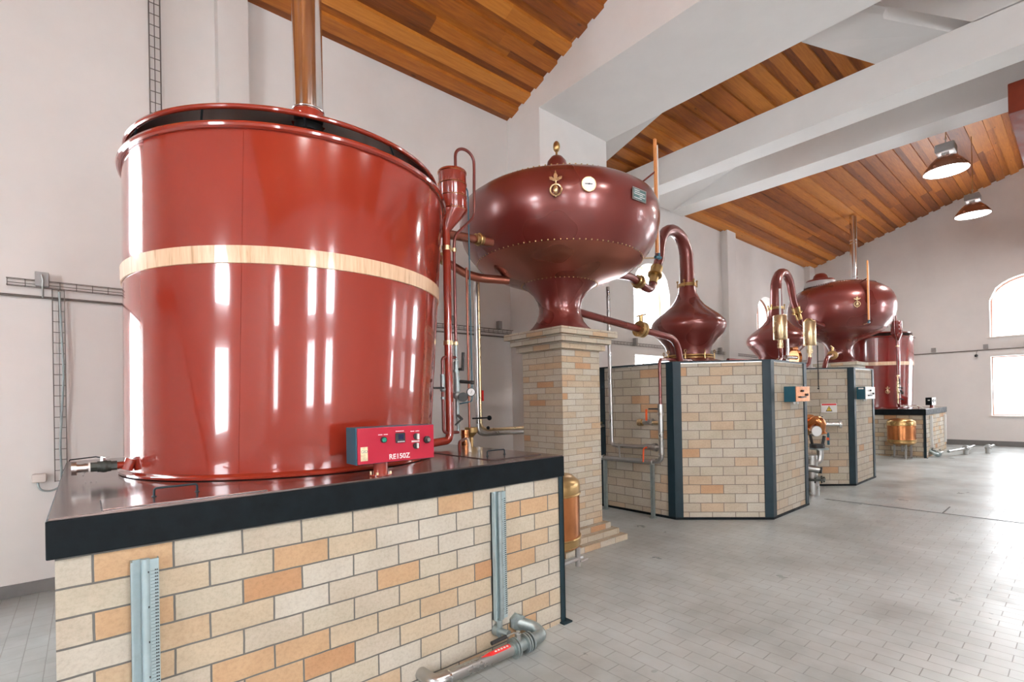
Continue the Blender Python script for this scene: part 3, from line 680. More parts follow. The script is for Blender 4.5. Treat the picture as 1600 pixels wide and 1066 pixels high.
def furnace_box(x0, x1, y0, y1, z0, z1, fm, label, plate=False):
    t = thing('control_box', ((x0+x1)/2, y1, z0), label, 'control box')
    B().box((x0, y0+.008, z0), (x1, y1, z1), .004).build('housing', 'teal', t, smooth=False)
    pl = B().box((x0+.003, y0, z0+.003), (x1-.003, y0+.009, z1-.003), .002).build('face_plate', fm, t, smooth=False)
    for fx, fz, r in ((.45, .7, .014), (.75, .45, .016), (.4, .3, .012)):
        q = (x0+(x1-x0)*fx, y0, z0+(z1-z0)*fz); B().cyl(q, (q[0], q[1]-.02, q[2]), r, seg=16).build('knob', 'dark', pl)
    B().box((x0+.12, y0-.02, z0+.05), (x0+.30, y0+.001, z0+.07)).build('button_strip', 'dark', pl, smooth=False)
    B().cyl((x0+.08, y0+.05, z0-.03), (x0+.08, y0+.05, z0), .012, seg=12).cyl((x0+.2, y0+.05, z0-.03), (x0+.2, y0+.05, z0), .012, seg=12).build('cable_gland', 'steel', t)
    if plate: B().box((x0-.001, y0+.03, z1-.04), (x0+.001, y0+.10, z1-.015)).build('type_plate', 'white', t, smooth=False)
furnace_box(6.70, 7.17, 2.375, 2.515, 1.415, 1.61, 'copper', 'control box with copper toned face on near octagonal furnace')
furnace_box(9.70, 10.24, 2.385, 2.515, 1.41, 1.615, 'white', 'control box with white face on the far octagonal furnace', True)

# ------------------------------------------------------------------ level rulers and bottom drains on the plinth fronts
def ruler(mir, x0, x1, z0, z1, white, label):
    X = MX2 if mir else (lambda v: v); y = 2.334; w_ = x1-x0
    t = thing('level_gauge', X(Vector(((x0+x1)/2, y, z0))), label, 'level gauge')
    b = B().box((x0, y-.012, z0), (x1-w_*.38, y, z1)).box((x0, y-.04, z0), (x0+.006, y, z1)).box((x0+w_*.36, y-.022, z0), (x0+w_*.39, y, z1))
    b.build('channel', 'galv_blue' if not mir else 'white', t, smooth=False, xf=X)
    B().cyl((x0+w_*.52, y-.03, z0), (x0+w_*.52, y-.03, z1+.004), w_*.16, seg=20).build('sight_tube', ('galv_blue' if not white else 'galv') if not mir else 'white', t, xf=X)
    sc = B().box((x1-w_*.36, y-.034, z0), (x1, y-.028, z1)).box((x1-w_*.02, y-.034, z0), (x1, y, z1)).build('scale', 'galv_blue' if not mir else 'white', t, smooth=False, xf=X)
    if not mir:
        tk = B(); z = z1-.045; i = 0
        while z > z0+.02:
            l = .032 if i % 10 == 7 else .024; tk.box((x1-.002-l, y-.0348, z), (x1-.002, y-.0338, z+.0009))
            tk.box((x1-.013, y-.035, z+.0015), (x1-.008, y-.0338, z+.0055)); tk.box((x1-.007, y-.035, z+.0015), (x1-.003, y-.0338, z+.0055))
            z -= .0125; i += 1
        tk.build('scale_marks', 'dark', sc, smooth=False)
        z = z1-.045
        while z > z0+.05:
            B().cyl((x0+w_*.6, y-.035, z), (x0+w_*.6, y-.042, z), .004, seg=10).build('rivet', 'dark', t); z -= .13
    return t
ruler(False, .120, .205, .22, .932, False, 'pale grey level gauge with tick scale, lower left on near plinth')
ruler(False, 1.822, 1.913, .20, .955, True, 'green grey level gauge with tick scale, right on near plinth')
ruler(True, .120, .205, .22, .932, False, 'white level gauge at far right edge of far plinth front')
ruler(True, 1.822, 1.913, .20, .955, True, 'white level gauge beside black post of far plinth')

def drain(mir, label):
    X = MX2 if mir else (lambda v: v)
    t = thing('drain_pipe', X(Vector((1.75, 2.2, 0))), label, 'pipe')
    a, e = Vector((1.44, 2.205, .062)), Vector((1.86, 2.20, .062))
    B().tube([(1.33, 2.40, .062), (1.345, 2.21, .062), a, e], .033, 20, .09).build('pipe', 'steel', t, xf=X)
    B().cyl((1.42, 2.205, .062), (1.428, 2.205, .062), .0345, seg=24).build('weld_ring', 'chrome', t, xf=X)
    v = B().cyl((1.85, 2.20, .062), (1.95, 2.20, .062), .036, seg=24)
    for x in (1.868, 1.885, 1.955, 1.972, 1.995): v.cyl((x-.005, 2.20, .062), (x+.005, 2.20, .062), .056, seg=32)
    vb = v.build('ball_valve', 'galv', t, xf=X)
    B().cyl((1.905, 2.20, .09), (1.905, 2.20, .135), .020, seg=6).cyl((1.905, 2.20, .135), (1.905, 2.20, .15), .012, seg=12).build('valve_stem', 'steel', vb, xf=X)
    B().tube([(1.905, 2.20, .138), (1.87, 2.20, .150), (1.80, 2.195, .150)], .004, 8).build('lever', 'steel', vb, xf=X)
    B().cyl((1.81, 2.196, .150), (1.70, 2.19, .150), .011, seg=16).build('lever_grip', 'dark', vb, xf=X)
    B().tube([(1.99, 2.20, .062), (2.10, 2.20, .064), (2.10, 2.26, .09), (2.02, 2.335, .125)], .036, 20, .05).build('elbow', 'galv', t, xf=X)
    B().cyl((1.995, 2.31, .14), (2.0, 2.336, .14), .05, seg=6).cyl((2.02, 2.31, .125), (2.02, 2.336, .125), .048, seg=24).build('wall_flange', 'galv', t, xf=X)
    if not mir:
        b = B()      # red arrow label lying on the pipe
        R_ = .0342
        def q(x, an): return Vector((x, 2.2025+R_*math.sin(an)*-1, .062+R_*math.cos(an)))
        def patch(x0, x1, a0, a1, b):
            n = 6
            for i in range(n):
                u, v_ = a0+(a1-a0)*i/n, a0+(a1-a0)*(i+1)/n
                vs = [b.bm.verts.new(p) for p in (q(x0, u), q(x1, u), q(x1, v_), q(x0, v_))]; b.bm.faces.new(vs)
        patch(1.70, 1.835, -.2, .75, b)
        vs = [b.bm.verts.new(p) for p in (q(1.70, -.2), q(1.70, .27), q(1.70, .75), q(1.625, .27))]; b.bm.faces.new(vs)
        b.build('flow_arrow', 'signred', t)
        b = B()
        for i in range(5):
            x = 1.725+i*.021; vs = [b.bm.verts.new(q(x0, u)+Vector((0, 0, .0004))) for x0, u in ((x, .12), (x+.014, .12), (x+.014, .42), (x, .42))]; b.bm.faces.new(vs)
        b.build('arrow_caption', 'white', t)
    g = thing('gauge_cock', X(Vector((1.86, 2.3, .09))), ('small plated cock under the ruler nearest the black post of far plinth' if mir else 'small galvanised cock just below the right level gauge'), 'valve')
    B().cyl((1.852, 2.305, .20), (1.852, 2.305, .165), .018, seg=16).cyl((1.852, 2.305, .165), (1.852, 2.305, .09), .011, seg=12).build('stem', 'galv', g, xf=X)
    B().cyl((1.842, 2.335, .135), (1.848, 2.30, .135), .032, seg=24).cyl((1.85, 2.31, .135), (1.87, 2.25, .13), .018, seg=16).cyl((1.87, 2.26, .13), (1.872, 2.245, .13), .021, seg=6).build('body', 'galv', g, xf=X)
drain(False, 'steel drain pipe with red arrow sticker and lever valve on the floor')
drain(True, 'steel pipe with valve along the foot of the far plinth')
t = thing('floor_standpipe', (17.3, 2.0, 0), 'low steel standpipes with tee fittings beyond far plinth, near the east wall', 'pipe')
B().tube([(15.2, 2.15, .12), (16.0, 1.95, .14), (16.9, 1.9, .14)], .03, 12).build('pipe', 'steel', t)
for x, y, z in ((16.0, 1.95, .14), (16.6, 1.62, .14)):
    B().cyl((x, y, 0), (x, y, z), .05, seg=16).build('stand', 'steel', t)
    B().cyl((x-.1, y-.02, z), (x+.5, y-.05, z+.01), .035, seg=16).cyl((x-.02, y, z), (x+.08, y, z), .07, seg=20).build('tee', 'steel', t)

# ------------------------------------------------------------------ tap at the left foot of the near vat
t = thing('drain_tap', (.04, 3.33, 1.127), 'dark ball valve with steel coupling at left foot of near vat', 'valve')
y = 3.33; z = 1.20
B().cyl((.24, y+.02, z-.003), (.12, y, z), .020, seg=20).cyl((.165, y, z-.028), (.185, y, z+.03), .026, seg=14).build('red_stub', 'red', t)
v = B().cyl((.125, y, z), (.100, y, z), .024, seg=6).cyl((.10, y, z), (.045, y, z), .028, seg=20).cyl((.045, y, z), (.018, y, z), .024, seg=8).sph((.072, y, z), .032, seg=18).build('valve_body', 'gunmetal', t)
B().cyl((.068, y, z+.025), (.068, y, z+.052), .012, seg=6).cyl((.078, y, z+.045), (.078, y, z+.045+.003), .02, seg=6).build('stem', 'steel', v)
B().tube([(.065, y, z+.045), (.04, y, z+.052), (-.06, y, z+.045), (-.062, y, z+.038)], .003, 8).build('lever', 'black', v)
B().cyl((.018, y, z), (.010, y, z), .025, seg=24).build('seal_ring', 'white', t)
B().cyl((.010, y, z), (-.035, y, z), .022, seg=24).cyl((-.035, y, z), (-.055, y, z), .034, seg=28).cyl((-.004, y, z), (0, y, z), .025, seg=24).build('hose_coupling', 'steel', t)
ch = B()
for i in range(9):
    f = i/8; p = Vector((-.005-.012*f, y-.006*f, z-.022-.05*f)) if f < .7 else Vector((-.01+.05*(f-.7)/.3, y-.01, 1.13))
    ch.ring(p, .0038, .0011, 10, 5, axis=(1, i % 2, .3))
ch.build('chain', 'steel', t)

# ------------------------------------------------------------------ overflow column with funnel, beside each vat
def column(mir):
    X = (lambda v: Vector((17.24-v.x, v.y-.35, 1.127+(v.z-1.127)*.94))) if mir else (lambda v: v)
    mt = 'red_dark' if mir else 'red'
    t = thing('overflow_funnel', X(Vector((2.23, 3.37, 1.127))), 'slender overflow column standing before the far dark red vat' if mir else 'riveted red funnel column with hooked vent tube right of near vat', 'funnel')
    cx, cy = 2.30, 3.37; px = 2.232
    b = B(); n = 40
    b.lathe([(0, 3.385), (.112, 3.38), (.116, 3.37), (.113, 3.355), (.113, 3.05), (.11, 3.045), (.0, 3.06)], (cx, cy, 0), 48)
    fun = b.build('funnel_drum', mt, t, xf=X, sharp=50)
    A = [(cx+.112*math.cos(2*PI*i/n), cy+.112*math.sin(2*PI*i/n), 3.05) for i in range(n)]; D = [(px+.034*math.cos(2*PI*i/n), cy+.034*math.sin(2*PI*i/n), 2.88) for i in range(n)]
    b = B(); va = [b.bm.verts.new(p) for p in A]; vd = [b.bm.verts.new(p) for p in D]
    for i in range(n): b.bm.faces.new((va[i], va[(i+1) % n], vd[(i+1) % n], vd[i]))
    b.bm.faces.new(va); b.bm.faces.new(vd)
    b.build('funnel_cone', mt, t, xf=X, sharp=50)
    for z in (3.36, 3.265, 3.165, 3.058):
        b = B().ring((cx, cy, z), .114, .004, 48, 6); b.rivets((cx, cy), .116, z+.012, 40, .0035); b.build('riveted_band', 'copper' if not mir else mt, fun, xf=X)
    B().tube([(px, cy, 2.89), (px, cy, 1.24), (px-.02, cy-.005, 1.19), (px-.16, cy+.02, 1.175)], .033, 20, .07).build('downpipe', mt, t, xf=X)
    hk = [(2.335, cy, 3.38), (2.335, cy, 3.50)]+[(2.43-.095*math.cos(PI*i/10), cy, 3.52+.085*math.sin(PI*i/10)) for i in range(11)]+[(2.525, cy, 3.45), (2.515, cy, 3.06), (2.315, cy, 2.86), (2.305, cy, 2.78), (2.305, cy, 1.98)]
    B().tube(hk, .0125, 12, .05).build('vent_tube', 'copper_red', t, xf=X)
    for z in (2.74, 1.975):
        B().cyl((px, cy, z-.018), (px, cy, z+.018), .038, seg=24).cyl((2.305, cy, z-.015), (2.305, cy, z+.015), .019, seg=16).box((px, cy-.01, z-.008), (2.305, cy+.01, z+.008)).build('pipe_clamp', 'pale_brass', t, xf=X)
    # side loop, valves and manometer
    lx = 2.165
    B().tube([(2.305, cy, 1.86), (lx, cy-.01, 1.86), (lx, cy-.01, 1.25), (2.315, cy, 1.25)], .0125, 12, .04).build('loop_tube', 'copper_red', t, xf=X)
    v = B().tube([(2.305, cy, 2.0), (2.305, cy, 1.84)], .0125, 12).cyl((2.305, cy, 1.83), (2.305, cy, 1.70), .021, seg=16).cyl((2.305, cy, 1.76), (2.305, cy, 1.74), .027, seg=6).cyl((2.31, cy, 1.70), (2.31, cy, 1.58), .026, seg=14).cyl((2.31, cy, 1.58), (2.31, cy, 1.36), .017, seg=12).sph((2.30, cy-.01, 1.55), .034, seg=14).cyl((2.31, cy, 1.36), (2.315, cy, 1.26), .0125, seg=10)
    v.build('valve_stack', 'galv' if not mir else 'pale_brass', t, xf=X)
    B().cyl((2.31, cy, 1.76), (2.335, cy-.04, 1.765), .012, seg=10).cyl((2.335, cy-.045, 1.75), (2.345, cy-.045, 1.90), .012, seg=10).build('lever', 'dark', t, xf=X)
    B().cyl((2.315, cy, 1.665), (2.38, cy-.09, 1.655), .014, seg=10).cyl((2.38, cy-.09, 1.655), (2.40, cy-.11, 1.653), .016, seg=10).build('lever', 'dark', t, xf=X)
    B().cyl((2.28, cy-.1, 1.36), (2.22, cy-.1, 1.315), .008, seg=10).cyl((2.28, cy-.1, 1.36), (2.31, cy, 1.39), .012, seg=10).build('lever', 'dark', t, xf=X)
    if True:
        n_ = Vector((-.45, -.89, 0)).normalized(); c = Vector((2.345, cy-.08, 1.545))
        B().cyl(c-n_*.02+Vector((-.035, 0, -.01)), c+n_*.02+Vector((-.035, 0, -.01)), .038, seg=20).build('pressure_cap', 'dark', t, xf=X)
        c = c+Vector((.045, .0, .03)); g = B().cyl(c-n_*.01, c+n_*.012, .036, seg=28).build('manometer', 'darkblue', t, xf=X)
        B().cyl(c+n_*.012, c+n_*.0135, .030, seg=28).build('dial_face', 'dialface', g, xf=X)
        q = c+n_*.0145; B().tube([q-Vector((.004, 0, .012)), q+Vector((.006, 0, .016))], .0016, 5).build('needle', 'dark', g, xf=X)
    B().cyl((lx, cy-.01, 1.72), (lx, cy-.01, 1.60), .019, seg=14).cyl((lx, cy-.01, 1.54), (lx, cy-.01, 1.52), .018, seg=14).sph((lx, cy-.01, 1.60), .024, seg=12).build('side_cock', 'galv', t, xf=X)
    B().cyl((lx, cy-.03, 1.61), (lx-.11, cy-.03, 1.61), .008, seg=10).build('cock_lever', 'dark', t, xf=X)
    # thin tubes at the foot
    B().tube([(2.33, cy-.08, 1.20), (2.10, cy-.32, 1.20), (2.075, cy-.36, 1.127)], .011, 10, .04).build('foot_tube', 'copper_red', t, xf=X)
    B().tube([(2.36, cy-.06, 1.195), (2.15, cy-.38, 1.185), (2.11, cy-.44, 1.127)], .011, 10, .05).build('foot_tube', 'cream_tube', t, xf=X, label='cream insulated tube')
    return t
column(False); column(True)
t = thing('drip_funnel', (2.72, 3.75, 0), 'small brass drip cup under a thin copper tube behind near hatch', 'funnel')
B().cyl((2.72, 3.75, 0), (2.72, 3.75, 1.13), .018, seg=14).build('stand_pipe', 'brass', t)
B().lathe([(.0, .0), (.018, .0), (.018, .04), (.035, .06), (.058, .085), (.062, .13), (.058, .13), (.03, .08), (0, .075)], (2.72, 3.75, 1.127), 28).build('cup', 'brass', t)
B().cyl((2.70, 3.75, 1.24), (2.70, 3.75, 2.74), .010, seg=12).build('drip_tube', 'copper_low', t)
tag(B().cyl((2.585, 3.66, 0), (2.585, 3.66, 1.245), .036, seg=28).ring((2.585, 3.66, 1.20), .0365, .003, 28, 6).build('copper_sleeve', 'copper'), 'short upright copper sleeve standing between red downpipe and brass cup', 'pipe')
o = B().tube([(2.405, 3.37, 3.30), (2.455, 3.375, 3.28), (2.46, 3.375, 3.2), (2.465, 3.375, 1.50), (2.32, 3.37, 1.48)], .006, 8, .03).build('cable', 'teal'); tag(o, 'thin blue green cable hanging straight down beside the vent tube', 'cable')
t = thing('steam_pipes', (3.3, 4.4, 1.0), 'pair of pale steel and bronze pipes running down then right behind pillar', 'pipe')
B().tube([(3.285, 4.40, 2.86), (3.285, 4.40, 1.16), (3.36, 4.40, 1.13), (5.6, 4.42, 1.12)], .024, 14, .09).build('steel_pipe', 'steel', t)
B().tube([(3.345, 4.43, 2.86), (3.345, 4.43, 1.22), (3.42, 4.43, 1.175), (5.6, 4.45, 1.165)], .018, 12, .09).build('bronze_pipe', 'pale_brass', t)
B().box((3.20, 4.37, 1.305), (3.42, 4.39, 1.32)).sph((3.43, 4.38, 1.31), .028, seg=10).sph((3.41, 4.38, 1.20), .02, seg=10).build('bracket', 'black', t)
o = B().box((3.367, 4.40, 1.50), (3.372, 4.46, 1.62)).build('pipe_marker', 'signred', t, smooth=False)
# hidden wall end of the horizontal run
# ------------------------------------------------------------------ links vat > vessel
t = thing('transfer_pipe', (2.4, 3.6, 2.9), 'brown copper transfer pipe from near vat into onion vessel side', 'pipe')
B().tube([(2.06, 3.62, 2.945), (2.90, 3.62, 2.98)], .040, 20).build('pipe', 'copper_low', t)
B().cyl((2.70, 3.605, 2.972), (2.78, 3.603, 2.976), .048, seg=24).ring((2.74, 3.604, 2.974), .05, .010, 24, 8, axis=(1, 0, 0)).build('coupling', 'brass', t)
t = thing('transfer_pipe', (2.4, 3.7, 2.7), 'lower curved dark copper pipe below the straight transfer pipe', 'pipe')
B().tube([(1.98, 3.96, 2.90), (2.45, 4.0, 2.90), (2.7, 4.05, 2.85), (3.0, 4.08, 2.76), (3.38, 3.95, 2.76)], [.036, .036, .04, .045, .045], 18, .15).build('pipe', 'copper_low', t)
B().cyl((2.60, 4.03, 2.885), (2.65, 4.04, 2.87), .055, seg=20).build('coupling', 'brass', t)

# ------------------------------------------------------------------ fittings on the onion vessels
def emblem(c, n, s, label, mt='pale_brass'):
    c = Vector(c); n = Vector(n).normalized(); x = Vector((0, 0, 1)).cross(n).normalized(); zz = n.cross(x)
    t = thing('brass_ornament', c, label, 'ornament')
    P_ = lambda a, b_, d=.008: c+x*a*s+zz*b_*s+n*d
    B().ring(P_(0, -.030), .042*s, .007*s, 32, 8, axis=n).build('ring', mt, t)
    b = B()
    for k in (-1, 1):
        pts = [P_(0, .035), P_(k*.015, .035), P_(k*.045, .05), P_(k*.048, .068), P_(k*.03, .068), P_(k*.008, .05)]
        b.poly(pts if k > 0 else pts[::-1], n*.006)
    b.poly([P_(-.011, .04), P_(.011, .04), P_(.015, .075), P_(0, .115), P_(-.015, .075)], n*.008)
    b.build('leaves', mt, t, smooth=False)
    B().cyl(P_(0, .04), P_(0, .005), .006*s, seg=10).sph(P_(0, -.03), .020*s, (1, 1, 1.6), 12).sph(P_(0, -.08), .008*s, seg=8).build('pendant', mt, t)
emblem((3.105, 2.975, 3.345), (-.73, -.68, 0), 1.15, 'brass leaf and ring ornament on the near onion vessel')
emblem((12.215, 3.12, 3.41), (-.85, -.52, 0), 1.3, 'brass leaf and ring ornament on far onion vessel')
emblem((15.12, 3.265, 1.57), (-.80, -.6, 0), 1.0, 'brass leaf and ring ornament low on far dark red vat')
def dial(c, n, r, label):
    c = Vector(c); n = Vector(n).normalized(); t = thing('thermometer_dial', c, label, 'gauge')
    B().cyl(c-n*.04, c+n*.022, r, seg=40).build('case', 'pale_brass', t); B().cyl(c+n*.022, c+n*.024, r*.86, seg=40).build('dial_face', 'dialface', t)
    x = Vector((0, 0, 1)).cross(n).normalized(); B().tube([c+n*.026+x*r*.45, c+n*.026-x*r*.55], r*.05, 5).cyl(c+n*.024, c+n*.028, r*.1, seg=10).build('needle', 'dark', t)
dial((3.327, 2.80, 3.355), (-.52, -.85, -.02), .064, 'white round dial gauge on the front of near onion vessel')
# engraved plate
c = Vector((3.842, 2.640, 3.345)); n = Vector((-.03, -1, -.05)).normalized(); x = Vector((0, 0, 1)).cross(n).normalized(); zz = n.cross(x)
t = thing('maker_plate', c, 'small teal engraved plate on right shoulder of near vessel', 'plate')
B().poly([c+x*a+zz*b_ for a, b_ in ((-.10, -.055), (.10, -.055), (.10, .055), (-.10, .055))], n*.006).build('plate', 'steel', t, smooth=False)
B().poly([c+x*a+zz*b_+n*.006 for a, b_ in ((-.09, -.046), (.09, -.046), (.09, .046), (-.09, .046))], n*.0015).build('etching', 'plate', t, smooth=False)
b = B()
for i, (a0, a1) in enumerate(((-.08, .0), (-.075, .08), (-.08, .05), (0, .082), (-.08, .03))):
    zc = .034-i*.017; b.poly([c+x*a+zz*h+n*.0075 for a, h in ((a0, zc-.003), (a1, zc-.003), (a1, zc+.003), (a0, zc+.003))], n*.0008)
b.build('engraved_lines', 'dialface', t, smooth=False)
t = thing('maker_plate', (14.925, 3.96, 2.6), 'small brass plate high on far dark red vat', 'plate')
o = B().obox((14.925, 3.96, 2.66), (.1, .99, 0), (.20, .02, .11)).build('plate', 'brass', t, smooth=False)

def lath(x, y, z0, z1, cx, cy, label):
    t = thing('sight_gauge', (x, y, z0), label, 'level gauge')
    B().box((x-.016, y-.012, z0), (x+.016, y+.012, z1)).build('wooden_lath', 'lightwood', t, smooth=False)
    B().cyl((x+.035, y-.005, z0-.03), (x+.035, y-.005, z1-.06), .0085, seg=12).build('glass_tube', 'dialface', t)
    q = Vector((cx-x, cy-y, 0)).normalized()
    B().tube([(x, y, z1-.36), Vector((x, y, z1-.36))+q*.42+Vector((0, 0, -.34 if x < 6 else -.05))], .010, 8).build('upper_arm', 'copper_red', t)
    B().tube([(x+.035, y, z0-.05), Vector((x, y, z0-.06))+q*.35+Vector((0, 0, -.02))], .009, 8).build('lower_arm', 'pale_brass', t)
    B().cyl((x-.04, y, z0-.055), (x+.07, y, z0-.045), .016, seg=12).cyl((x+.035, y, z0-.07), (x+.035, y, z0), .014, seg=10).build('cock', 'teal', t)
lath(4.88, 3.13, 3.125, 4.40, 3.885, 3.70, 'tall orange wooden lath with glass tube right of near onion vessel')
lath(12.32, 2.95, 3.03, 4.26, 13.115, 3.70, 'orange wooden lath with glass tube before far onion vessel')

# ------------------------------------------------------------------ red charging pipe vessel foot > furnace
def charge(mir):
    X = MX if mir else (lambda v: v)
    t = thing('charging_pipe', X(Vector((5.0, 3.6, 2.2))), 'short red pipe with brass flange between second still and far vessel foot' if mir else 'red pipe with brass flange running from near vessel foot down to furnace', 'pipe')
    a, b_, c, e = Vector((4.06, 3.64, 2.46)), Vector((5.08, 3.50, 2.325)), Vector((5.72, 3.42, 2.245)), Vector((5.85, 3.44, 1.95))
    B().tube([a, b_, c, e], .042, 18, .2).build('pipe', 'copper_red', t, xf=X, sharp=60)
    d = (b_-a).normalized()
    f = B().cyl(b_-d*.05, b_-d*.005, .095, seg=32).cyl(b_+d*.005, b_+d*.04, .095, seg=32)
    for i in range(8):
        x = d.orthogonal().normalized(); y = d.cross(x); p = b_+(x*math.cos(PI/4*i)+y*math.sin(PI/4*i))*.078; f.cyl(p-d*.065, p+d*.055, .011, seg=6)
    f.build('flange', 'brass', t, xf=X)
    B().cyl(b_+Vector((0, 0, .05)), b_+Vector((0, 0, .16)), .022, seg=14).tube([b_+Vector((-.08, 0, .15)), b_+Vector((.10, 0, .19))], .010, 8).build('valve_spindle', 'brass', t, xf=X)
charge(False); charge(True)

# ------------------------------------------------------------------ steel pipework on the left face of the near furnace
t = thing('condensate_pipework', (5.36, 3.9, 0), 'steel and red pipework with orange lever valves left of near furnace', 'pipe')
x = 5.36
B().tube([(5.34, 4.19, 3.0), (x, 4.19, .89), (x, 4.10, .872), (x, 3.46, .885)], .026, 14, .08).build('steel_pipe', 'steel', t)
B().tube([(x, 4.55, .695), (x, 3.60, .700), (x, 3.435, .72), (x, 3.435, 1.36)], .032, 14, .12).build('steel_pipe', 'steel', t)
B().tube([(x, 3.435, 1.36), (x, 3.435, 1.965), (5.55, 3.46, 1.985), (6.3, 3.55, 2.0)], .020, 12, .05).build('red_pipe', 'copper_red', t)
for yy in (3.57, 4.31): B().box((x-.02, yy-.02, 0), (x+.02, yy+.02, .70)).cyl((x, yy, 0), (x, yy, .008), .05, seg=16).build('support_leg', 'galv', t)
for yy, z0_, z1_ in ((4.05, .69, .90),): B().tube([(x-.02, yy, z0_), (x-.03, yy, z1_)], .010, 8).build('hanger', 'steel', t)
for (yy, zz_) in ((4.07, .875), (3.56, .70), (4.33, .70), (3.435, .80)): B().ring((x, yy, zz_), .034, .008, 16, 6, axis=(0, 1, 0) if zz_ != .80 else (0, 0, 1)).build('clip', 'steel', t)
def ball(x, y, z, ax, label=None):
    v = B().cyl(Vector((x, y, z))-Vector(ax)*.06, Vector((x, y, z))+Vector(ax)*.06, .036, seg=16).cyl(Vector((x, y, z))-Vector(ax)*.075, Vector((x, y, z))-Vector(ax)*.045, .044, seg=6).cyl((x, y, z), (x-.06, y, z), .014, seg=8).build('valve', 'steel', t); return v
v = ball(x, 3.435, 1.36, (0, 0, 1)); B().box((x-.075, 3.44, 1.355), (x-.06, 3.56, 1.372)).build('lever', 'darkblue', v, smooth=False)
v = ball(x, 3.62, 1.20, (0, 1, 0)); B().box((x-.075, 3.585, 1.22), (x-.06, 3.605, 1.36)).build('lever', 'orange', v, smooth=False)
B().cyl((x, 3.44, 1.19), (x, 3.70, 1.195), .022, seg=14).cyl((x, 3.70, 1.19), (x, 3.76, 1.19), .045, seg=16).build('sampling_stub', 'pale_brass', t)
v = ball(x, 3.60, .885, (0, 1, 0)); B().tube([(x-.06, 3.60, .885), (x-.075, 3.64, .87), (x-.075, 3.65, .70)], .010, 8, .03).build('lever', 'orange', v)
B().cyl((x, 3.54, .885), (x, 3.50, .885), .05, seg=12).build('union', 'steel', t)
for z_ in (1.36, 1.04):
    g = tag(bpy.data.objects.new('hand_valve', None), 'dark green hand valve %s on hidden left side of furnace' % ('upper of two' if z_ > 1.2 else 'lower of two'), 'valve', 'hand valves behind the pillar'); C.objects.link(g); g.location = (5.60, 4.60, z_); bpy.context.view_layer.update()
    d = Vector((-.707, .707, 0)); p = Vector((5.60, 4.60, z_)); B().cyl(p, p+d*.16, .03, seg=14).build('body', 'teal', g); B().ring(p+d*.17, .07, .012, 24, 8, axis=d).cyl(p+d*.16, p+d*.175, .03, seg=12).build('hand_wheel', 'darkblue', g)

# rear run of tray-like red pipe between the furnaces
t = thing('spirit_line', (7.6, 2.95, 1.95), 'red tube along furnace top feeding the left brass cylinder', 'pipe')
B().tube([(6.75, 3.25, 2.0), (7.72, 2.97, 1.99), (7.88, 2.99, 2.05), (7.90, 3.0, 2.2)], .028, 14, .1).build('tube', 'copper_red', t)
def expander(x, y, z0, z1, top, label):
    t = thing('brass_cylinder', (x, y, z0-.2), label, 'cylinder')
    B().lathe([(0, z0), (.088, z0+.004), (.095, z0+.014), (.095, z1-.014), (.088, z1-.003), (0, z1)], (x, y, 0), 40).build('cylinder', 'pale_brass', t)
    B().cyl((x, y, z0-.06), (x, y, z0), .032, seg=16).cyl((x, y, z0-.12), (x, y, z0-.05), .045, seg=8).cyl((x, y, z0-.2), (x, y, z0-.12), .026, seg=14).build('valve_body', 'pale_brass', t)
    if top: B().cyl((x+.02, y, z1), (x+.02, y, z1+.40), .014, seg=12).build('vent_tube', 'dialface', t)
expander(7.9, 3.0, 2.33, 2.70, True, 'brass cylinder with white vent tube on near furnace corner')
expander(9.1, 3.0, 2.31, 2.72, False, 'brass cylinder without vent tube, beside the far vessel foot')
t = thing('probe_rod', (9.0, 2.85, 1.35), 'thin dark rod hanging down over the warning sign wall', 'rod')
B().cyl((9.02, 2.86, 1.62), (9.02, 2.86, 2.30), .008, seg=8).sph((9.02, 2.86, 1.60), .016, seg=8).build('rod', 'dark', t)
t = thing('sampling_manifold', (8.6, 3.1, 1.95), 'polished manifold of short pipes between the two brass cylinders', 'pipe')
B().tube([(9.1, 3.0, 2.12), (9.08, 3.02, 1.98), (8.7, 3.2, 1.97)], .03, 14, .08).build('bend', 'copper_red', t)
B().cyl((8.35, 3.1, 2.10), (8.66, 3.05, 2.10), .032, seg=16).cyl((8.50, 3.12, 1.95), (8.50, 3.12, 2.40), .022, seg=14).build('pipe', 'chrome', t)
B().cyl((8.74, 3.12, 2.10), (8.78, 3.09, 2.10), .14, seg=32).cyl((8.64, 3.12, 2.24), (8.8, 3.1, 2.26), .03, seg=12).build('flange', 'copper', t)

# ------------------------------------------------------------------ pump stack between the furnaces
t = thing('pump_manifold', (8.25, 2.74, 0), 'steel stack of elbows, copper bends and black valve between both furnaces', 'pump')
s_ = Vector((8.25, 2.74, 0))
B().cyl(s_, s_+Vector((0, 0, .235)), .105, seg=32).cyl(s_+Vector((0, 0, .25)), s_+Vector((0, 0, .60)), .088, seg=32).build('tank', 'steel', t)
f = B().cyl(s_+Vector((0, 0, .23)), s_+Vector((0, 0, .262)), .185, seg=36)
for i in range(10): a = 2*PI*i/10; q = s_+Vector((.165*math.cos(a), .165*math.sin(a), .20)); f.cyl(q, q+Vector((0, 0, .08)), .012, seg=6)
f.build('flange', 'gunmetal', t)
r_ = Vector((.758, -.652, 0))      # to the right as one stands before the stack
def at_(a, z, d=0): return s_+r_*a+Vector((0, 0, z))+Vector((-.652, -.758, 0))*d
B().tube([at_(-.24, .60, .08), at_(-.22, .50, .08), at_(-.12, .42, .1), at_(.0, .40, .12), at_(.04, .39, .14)], .05, 18, .1).build('elbow', 'steel', t)
B().cyl(at_(.03, .39, .13), at_(.07, .385, .16), .048, seg=20).build('pipe_cap', 'dark', t)
